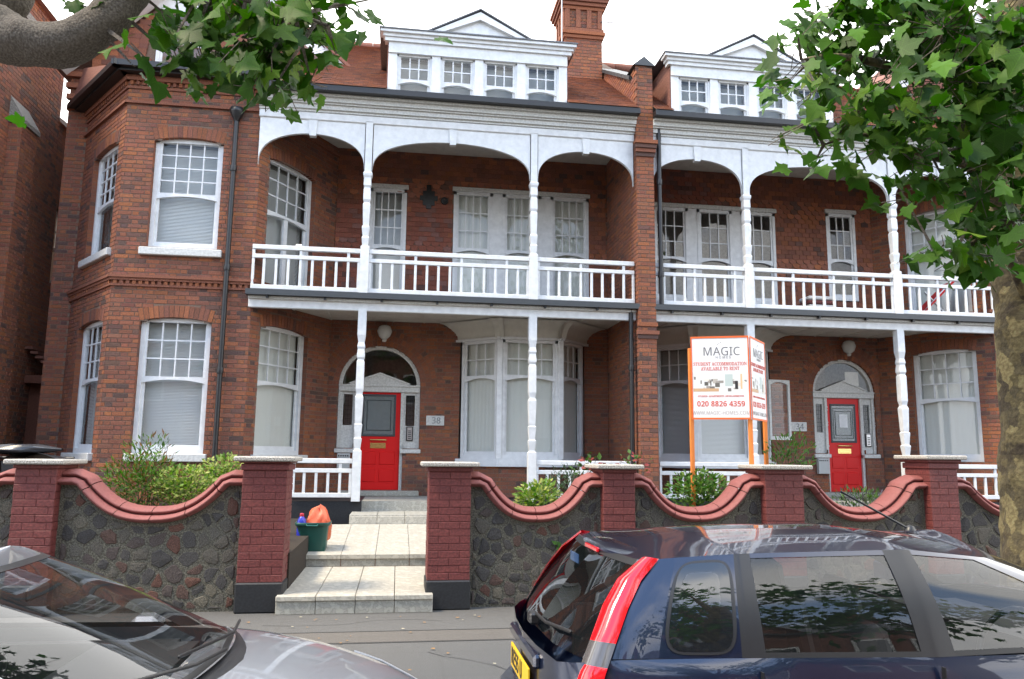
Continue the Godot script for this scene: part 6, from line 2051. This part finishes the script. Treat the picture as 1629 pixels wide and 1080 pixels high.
func build_cars():
	M.black_trim = mat(0.015, 0.015, 0.017, 0.35)
	M.seat = mat(0.022, 0.023, 0.026, 0.85)
	M.car_glass = mat(0.012, 0.015, 0.015, 0.0, {alpha = 0.30, spec = 0.75})
	M.quarter_glass = mat(0.008, 0.010, 0.013, 0.03, {spec = 0.7})
	M.navy = mat(0.003, 0.008, 0.030, 0.28, {metal = 0.3, coat = 1.0, coat_rough = 0.02})
	M.silver = mat(0.37, 0.395, 0.44, 0.34, {metal = 0.6, coat = 1.0, coat_rough = 0.03})
	var ford := car("parked_car", "dark blue hatchback with tall red tail lamps", Vector3(0.58, -0.125, -3.86), {paint = M.navy, glass = M.car_glass, mid = 1.6, track = 0.72, wheels = [0.62, 3.10],
		st = [[0.09, 0.62, 0.90], [0.15, 0.74, 0.92], [0.30, 0.80, 0.94], [0.6, 0.83, 0.945], [1.0, 0.84, 0.94], [1.6, 0.845, 0.93], [2.2, 0.845, 0.93], [2.7, 0.84, 0.945], [3.0, 0.83, 0.95], [3.3, 0.82, 0.92], [3.6, 0.79, 0.85], [3.8, 0.71, 0.76], [3.9, 0.60, 0.68]],
		bonnet0 = 2.86, bonnet_sweep = 0.14, crown = 0.06, roof_crown = 0.05,
		ring = [[3.02, 0.0, 1.0, 2.24, 0.0, 1.315], [2.98, 0.38, 0.99, 2.21, 0.32, 1.31], [2.80, 0.70, 0.97, 2.10, 0.545, 1.29], [2.66, 0.765, 0.945, 1.95, 0.585, 1.305], [1.72, 0.795, 0.93, 1.66, 0.62, 1.335], [1.57, 0.795, 0.93, 1.53, 0.62, 1.335], [0.90, 0.785, 0.94, 0.92, 0.615, 1.325], [0.80, 0.78, 0.94, 0.85, 0.612, 1.322],
			[0.46, 0.765, 0.945, 0.60, 0.60, 1.308], [0.28, 0.735, 0.94, 0.51, 0.585, 1.30], [0.18, 0.66, 0.93, 0.45, 0.54, 1.295], [0.12, 0.36, 0.92, 0.42, 0.30, 1.295], [0.105, 0.0, 0.92, 0.41, 0.0, 1.295]],
		panels = [[0, 2, "screen", 0.02, 0.96], [2, 3, "paint"], [3, 4, "glass", 0.05, 0.95], [4, 5, "black"], [5, 6, "glass", 0.05, 0.95], [6, 7, "black"], [7, 8, "quarter"], [8, 10, "paint"], [10, 12, "screen", 0.0, 0.93]],
		cab = [0.45, 2.75, 0.95], seats = [0.75, 1.62]})
	# tall tail lamps running up the corners
	var outer := [[0.535, 0.588, 1.30], [0.445, 0.625, 1.22], [0.375, 0.672, 1.12], [0.31, 0.722, 1.0], [0.25, 0.762, 0.88], [0.215, 0.775, 0.76], [0.205, 0.772, 0.64]]
	var inner := [[0.475, 0.545, 1.302], [0.365, 0.555, 1.22], [0.29, 0.59, 1.12], [0.225, 0.64, 1.0], [0.165, 0.675, 0.88], [0.13, 0.68, 0.76], [0.12, 0.675, 0.64]]
	var rl := mat(0.62, 0.006, 0.012, 0.12, {coat = 1.0, coat_rough = 0.02}); var cl := mat(0.085, 0.08, 0.08, 0.25, {coat = 1.0})
	for s in [1.0, -1.0]:
		for seg_ in [[0, 3.05, rl, "tail_lamp"], [3.05, 3.75, cl, "indicator_lens"], [3.75, 6, rl, "brake_lens"]]:
			var G := []
			for a in 13:
				var t: float = lerpf(seg_[0], seg_[1], a / 12.0)
				var k := clampi(int(t), 0, 5); var f := t - k
				var po := Vector3(outer[k][0], outer[k][2], outer[k][1]).lerp(Vector3(outer[k + 1][0], outer[k + 1][2], outer[k + 1][1]), f)
				var pi_ := Vector3(inner[k][0], inner[k][2], inner[k][1]).lerp(Vector3(inner[k + 1][0], inner[k + 1][2], inner[k + 1][1]), f)
				var row := []
				for j in 7:
					var u := j / 6.0
					var p := po.lerp(pi_, u)
					p += Vector3(-0.022, 0.008, 0.026) * (sin(PI * u) * 0.9 + 0.45)
					row.append(Vector3(p.x, p.y, p.z * s))
				G.append(row)
			put(grid_mesh(G, false, false, s < 0), seg_[3], seg_[2], ford)
	# spoiler with the high brake lamp, wiper, plate, bumper, handles, aerial, sticker
	var SP := []
	for k in 5:
		var row := []
		for j in 17:
			var s := j / 8.0 - 1.0
			var q: Array = [[0.66, -0.002], [0.52, 0.010], [0.39, 0.0], [0.39, -0.026], [0.47, -0.035]][k]
			row.append(Vector3(q[0] + 0.09 * s * s, 1.288 + q[1] + 0.012 * (1 - s * s), s * 0.56))
		SP.append(row)
	put(grid_mesh(SP), "roof_spoiler", M.navy, ford)
	boxpart(Vector3(0.378, 1.274, -0.12), Vector3(0.395, 1.296, 0.12), "high_brake_lamp", rl, ford, 0.004)
	part_tube(ford, "rear_wiper", [Vector3(0.105, 0.98, 0.02), Vector3(0.11, 0.985, 0.25), Vector3(0.165, 1.0, 0.52)], 0.008, M.black)
	boxpart(Vector3(0.07, 0.93, -0.04), Vector3(0.12, 0.985, 0.04), "wiper_boss", M.black, ford, 0.01)
	var pl := boxpart(Vector3(0.026, 0.68, -0.26), Vector3(0.036, 0.79, 0.26), "number_plate", mat(0.72, 0.46, 0.02, 0.4), ford, 0.002)
	lettering(pl, "RE55 U", 0.078, Vector3(-0.006, 0, -0.07), M.black, "Droid Sans", Basis(Vector3.UP, -PI / 2), 0.95, 700)
	boxpart(Vector3(0.033, 0.81, -0.36), Vector3(0.07, 0.87, 0.36), "plate_trim", M.navy, ford, 0.012)
	var bp := MB.new()
	bevel_box(bp, Vector3(0.02, 0.28, -0.66), Vector3(0.19, 0.58, 0.66), 0.05)
	part(bp, "rear_bumper", M.navy, ford)
	for x in [1.05, 2.02]:
		part_tube(ford, "door_handle", [Vector3(x - 0.1, 0.80, 0.845), Vector3(x - 0.08, 0.81, 0.87), Vector3(x + 0.08, 0.81, 0.87), Vector3(x + 0.1, 0.80, 0.845)], 0.012, M.navy)
	part_tube(ford, "roof_aerial", [Vector3(2.1, 1.365, 0.0), Vector3(1.72, 1.56, 0.0)], 0.006, M.black)
	put(lathe_mesh([[0, 0.03], [0.02, 0.022], [0.03, 0.0]], 12), "aerial_base", M.black, ford, Transform3D(Basis(), Vector3(2.1, 1.36, 0)))
	boxpart(Vector3(0.362, 1.18, -0.38), Vector3(0.368, 1.225, -0.2), "window_sticker", mat(0.10, 0.22, 0.50, 0.4), ford)
	var dm := MB.new()
	for s in [-1, 1]: bevel_box(dm, Vector3(2.5, 0.95, min(s * 0.82, s * 1.0)), Vector3(2.62, 1.10, max(s * 0.82, s * 1.0)), 0.03)
	part(dm, "door_mirror", M.navy, ford)
	var sl := MB.new()
	for x in [0.86, 1.63, 2.72]:
		for s in [-1, 1]:
			var w := lerp_table([[0.86, 0.838, 0], [1.63, 0.8465, 0], [2.72, 0.841, 0]], x, 1)
			sl.box(Vector3(x - 0.003, 0.3, min(s * (w - 0.02), s * (w + 0.0008))), Vector3(x + 0.003, 0.90, max(s * (w - 0.02), s * (w + 0.0008))))
	part(sl, "door_gap", M.black, ford)

	var sv := car("parked_car", "silver saloon with reflections on its windscreen and bonnet", Vector3(-4.0, -0.125, -3.38), {paint = M.silver, glass = M.car_glass, mid = 1.9, track = 0.74, wheels = [0.75, 3.45],
		st = [[0.0, 0.60, 0.86], [0.08, 0.74, 0.90], [0.3, 0.81, 0.92], [0.8, 0.85, 0.92], [1.5, 0.865, 0.90], [2.2, 0.865, 0.89], [2.8, 0.86, 0.885], [3.1, 0.855, 0.875], [3.4, 0.845, 0.845], [3.7, 0.82, 0.79], [3.95, 0.77, 0.72], [4.15, 0.67, 0.64], [4.26, 0.52, 0.57]],
		bonnet0 = 3.16, bonnet_sweep = 0.20, crown = 0.075, roof_crown = 0.07,
		ring = [[3.36, 0.0, 0.945, 2.52, 0.0, 1.29], [3.30, 0.42, 0.935, 2.49, 0.34, 1.285], [3.10, 0.755, 0.90, 2.40, 0.585, 1.265], [2.98, 0.80, 0.885, 2.28, 0.61, 1.26], [2.0, 0.82, 0.89, 1.92, 0.635, 1.285], [1.88, 0.82, 0.89, 1.80, 0.635, 1.285], [1.05, 0.81, 0.905, 1.15, 0.62, 1.265], [0.95, 0.80, 0.905, 1.08, 0.615, 1.26], [0.62, 0.78, 0.91, 0.92, 0.60, 1.245], [0.40, 0.70, 0.915, 0.85, 0.55, 1.245], [0.30, 0.38, 0.92, 0.80, 0.31, 1.25], [0.28, 0.0, 0.92, 0.78, 0.0, 1.255]],
		panels = [[0, 2, "screen", 0.03, 0.96], [2, 3, "paint"], [3, 4, "glass", 0.06, 0.88], [4, 5, "black"], [5, 6, "glass", 0.06, 0.88], [6, 7, "black"], [7, 8, "glass", 0.1, 0.8], [8, 9, "paint"], [9, 11, "screen", 0.04, 0.94]],
		cab = [0.6, 3.0, 0.90], seats = [0.95, 1.95]})
	# black cowl and wipers at the foot of the windscreen
	var CW := []
	for k in 4:
		var row := []
		for j in 17:
			var s := j / 8.0 - 1.0
			var b := 1 - s * s
			var q: float = [0.0, 0.05, 0.10, 0.15][k]
			row.append(Vector3(3.08 + q + 0.26 * pow(b, 0.7), 0.905 + 0.028 * b - 0.012 * k, s * (0.775 + 0.012 * k)))
		CW.append(row)
	put(grid_mesh(CW), "cowl_panel", M.black_trim, sv)
	part_tube(sv, "wiper", [Vector3(3.30, 0.955, -0.55), Vector3(3.34, 0.975, -0.2), Vector3(3.25, 1.0, 0.3)], 0.007, M.black)
	part_tube(sv, "wiper", [Vector3(3.36, 0.965, 0.05), Vector3(3.32, 0.985, 0.35), Vector3(3.10, 0.99, 0.68)], 0.007, M.black)
	var sm := MB.new()
	for s in [-1, 1]: bevel_box(sm, Vector3(2.72, 0.80, min(s * 0.84, s * 1.0)), Vector3(2.86, 0.92, max(s * 0.84, s * 1.0)), 0.03)
	part(sm, "door_mirror", M.silver, sv)
	boxpart(Vector3(2.62, 1.16, -0.09), Vector3(2.645, 1.21, 0.09), "rear_view_mirror", M.black, sv, 0.01)
	for s in [-1.0, 1.0]:
		var hl := []
		for i in 6:
			var row := []
			for j in 6:
				var u := i / 5.0; var v := j / 5.0
				var x := 3.82 + 0.34 * u
				row.append(Vector3(x, lerp_table([[3.7, 0.79, 0], [3.95, 0.72, 0], [4.15, 0.64, 0], [4.26, 0.57, 0]], x, 1) - 0.02 - 0.13 * v + 0.015, s * (lerp_table([[3.7, 0.815, 0], [3.95, 0.765, 0], [4.15, 0.665, 0], [4.26, 0.52, 0]], x, 1) + 0.006 + 0.012 * v)))
			hl.append(row)
		put(grid_mesh(hl, false, false, s > 0), "headlamp", mat(0.6, 0.62, 0.65, 0.05, {coat = 1.0}), sv)
	var np := boxpart(Vector3(4.30, 0.33, -0.26), Vector3(4.312, 0.44, 0.26), "number_plate", mat(0.75, 0.75, 0.72, 0.4), sv, 0.002)
	var gr := MB.new()
	for k in 4: gr.box(Vector3(4.27, 0.47 + k * 0.03, -0.35), Vector3(4.318, 0.485 + k * 0.03, 0.35))
	part(gr, "grille", M.black_trim, sv)

# ------------------------------------------------------------------ across the street: what the glass and paint mirror
func build_opposite():
	for k in 4:
		var x := -15.0 + k * 8.6
		var o := thing("opposite_house", ["brick house across the road with two gables", "brick house across the road facing the verandahs", "brick house across the road facing the bay", "brick house across the road beyond the trees"][k], "house", Vector3(x, 0, 13.5), "brick houses on the other side of the road")
		var w := MB.new()
		w.box(Vector3(-4.2, 0, 0), Vector3(4.2, 7.2, 8.0)); w.poly(PackedVector2Array([Vector2(-4.0, 7.2), Vector2(-0.2, 7.2), Vector2(-2.1, 9.6)]), -0.02, 0.3)
		part(w, "wall", M.terra, o)
		var r := MB.new()
		r.quad(Vector3(-4.3, 7.1, -0.3), Vector3(4.3, 7.1, -0.3), Vector3(4.3, 10.2, 4.0), Vector3(-4.3, 10.2, 4.0)); r.quad(Vector3(-4.3, 10.2, 4.0), Vector3(4.3, 10.2, 4.0), Vector3(4.3, 7.1, 8.3), Vector3(-4.3, 7.1, 8.3))
		part(r, "roof", M.slate, o)
		for q in [[-2.9, 1.2], [-1.4, 1.2], [1.2, 1.2], [-2.9, 4.4], [-1.4, 4.4], [1.2, 4.4], [2.9, 4.4]]:
			var f := boxpart(Vector3(q[0] - 0.55, q[1], -0.06), Vector3(q[0] + 0.55, q[1] + 1.7, -0.02), "window", M.white, o)
			pane(f, Vector3(0, 0, -0.03), 0.9, 1.5, M.quarter_glass)
		boxpart(Vector3(2.4, 0.3, -0.06), Vector3(3.4, 2.4, -0.02), "door", M.black_paint, o)
		boxpart(Vector3(3.6, 8.0, 3.4), Vector3(4.4, 12.0, 4.4), "chimney", M.terra, o)
	for k in 3:
		var x: float = [-6.0, 4.6, 9.4][k]
		var o := thing("plane_tree", ["tall plane tree across the road opposite the bay", "tall plane tree across the road opposite the red doors", "tall plane tree across the road further along"][k], "tree", Vector3(x, 0, 6.2), "plane trees along the pavement")
		put(tube_mesh([Vector3(0, -0.05, 0), Vector3(0.05, 1.5, 0), Vector3(0, 3.2, 0.1), Vector3(0.2, 5.0, 0.1), Vector3(0.1, 8.0, 0.0)], [0.36, 0.28, 0.25, 0.18, 0.06], 12, 0.05), "trunk", M.bark, o)
		var xfs := []
		for i in 22:
			var c := Vector3(rng.randfn(0, 1.6), rng.randf_range(4.2, 10.0), rng.randfn(0, 1.3))
			for j in 60: xfs.append(Transform3D(leaf_basis() * Basis.from_scale(Vector3.ONE * rng.randf_range(0.16, 0.27)), c + Vector3(rng.randfn(0, 0.42), rng.randfn(0, 0.36), rng.randfn(0, 0.42))))
			put(tube_mesh([Vector3(0.1, 3.4, 0.1), c * Vector3(0.5, 1, 0.5) - Vector3(0, 0.4, 0), c], [0.1, 0.06, 0.02], 6), "limb", M.bark, o)
		multi(xfs, leaf_meshes[1], "crown", o, [Color(0.065, 0.147, 0.018), Color(0.09, 0.19, 0.021), Color(0.046, 0.109, 0.017)])

func make_sky() -> Sky:
	var h := 256; var w := 512
	var im := Image.create(w, h, false, Image.FORMAT_RGBF)
	var f := FastNoiseLite.new()
	f.noise_type = FastNoiseLite.TYPE_SIMPLEX_SMOOTH; f.seed = 12; f.frequency = 0.9; f.fractal_octaves = 5; f.fractal_gain = 0.5
	for j in h:
		var el := (0.5 - (j + 0.5) / h) * PI
		for i in w:
			var az := (i + 0.5) / w * TAU
			var d := Vector3(sin(az) * cos(el), sin(el), -cos(az) * cos(el))
			var y: float = max(d.y, 0.0)
			# plane of clouds seen in perspective: broken overcast, with blue holes
			var q := d / (y + 0.32)
			var c := f.get_noise_3d(q.x * 1.1, 3.0, q.z * 1.1)
			var cover := smoothstep(-0.30, 0.12, c + 0.14 - 0.46 * d.z)
			cover = lerpf(cover, 1.0, 0.75 * pow(1.0 - y, 5.0))
			var blue := Color(0.27, 0.44, 0.76).lerp(Color(0.62, 0.76, 0.95), pow(1.0 - y, 3.0))
			var white := Color(1.30, 1.29, 1.27) * (0.93 + 0.14 * c)
			var k := blue.lerp(white, cover)
			if d.y < 0.0: k = Color(0.35, 0.34, 0.33)
			im.set_pixel(i, j, k)
	var m := PanoramaSkyMaterial.new()
	m.panorama = ImageTexture.create_from_image(im)
	m.energy_multiplier = 1.0
	var s := Sky.new()
	s.sky_material = m
	return s

func _ready():
	rng.seed = 20240
	var cam := Camera3D.new()
	cam.transform = Transform3D(Basis(CR, CU, -CF), CAM)
	cam.fov = rad_to_deg(2.0 * atan(540.0 / 1242.0))
	cam.near = 0.05; cam.far = 400.0
	cam.name = "camera"
	add_child(cam)
	var we := WorldEnvironment.new()
	var env := Environment.new()
	env.background_mode = Environment.BG_SKY
	env.sky = make_sky()
	env.tonemap_mode = Environment.TONE_MAPPER_LINEAR
	env.tonemap_exposure = 3.4
	env.sdfgi_enabled = true; env.ssao_enabled = true; env.ssil_enabled = true
	we.environment = env
	we.name = "world_environment"
	add_child(we)
	var sun := DirectionalLight3D.new()
	sun.name = "sun"
	sun.light_energy = 0.5
	sun.light_angular_distance = 12.0
	sun.light_color = Color(1.0, 0.93, 0.82)
	sun.shadow_enabled = true
	sun.look_at_from_position(Vector3(-9, 14, 3.0), Vector3.ZERO)
	add_child(sun)
	make_materials()
	build_ground()
	build_houses()
	build_neighbour()
	build_front()
	build_trees()
	build_shrubs()
	build_things()
	build_cars()
	build_opposite()
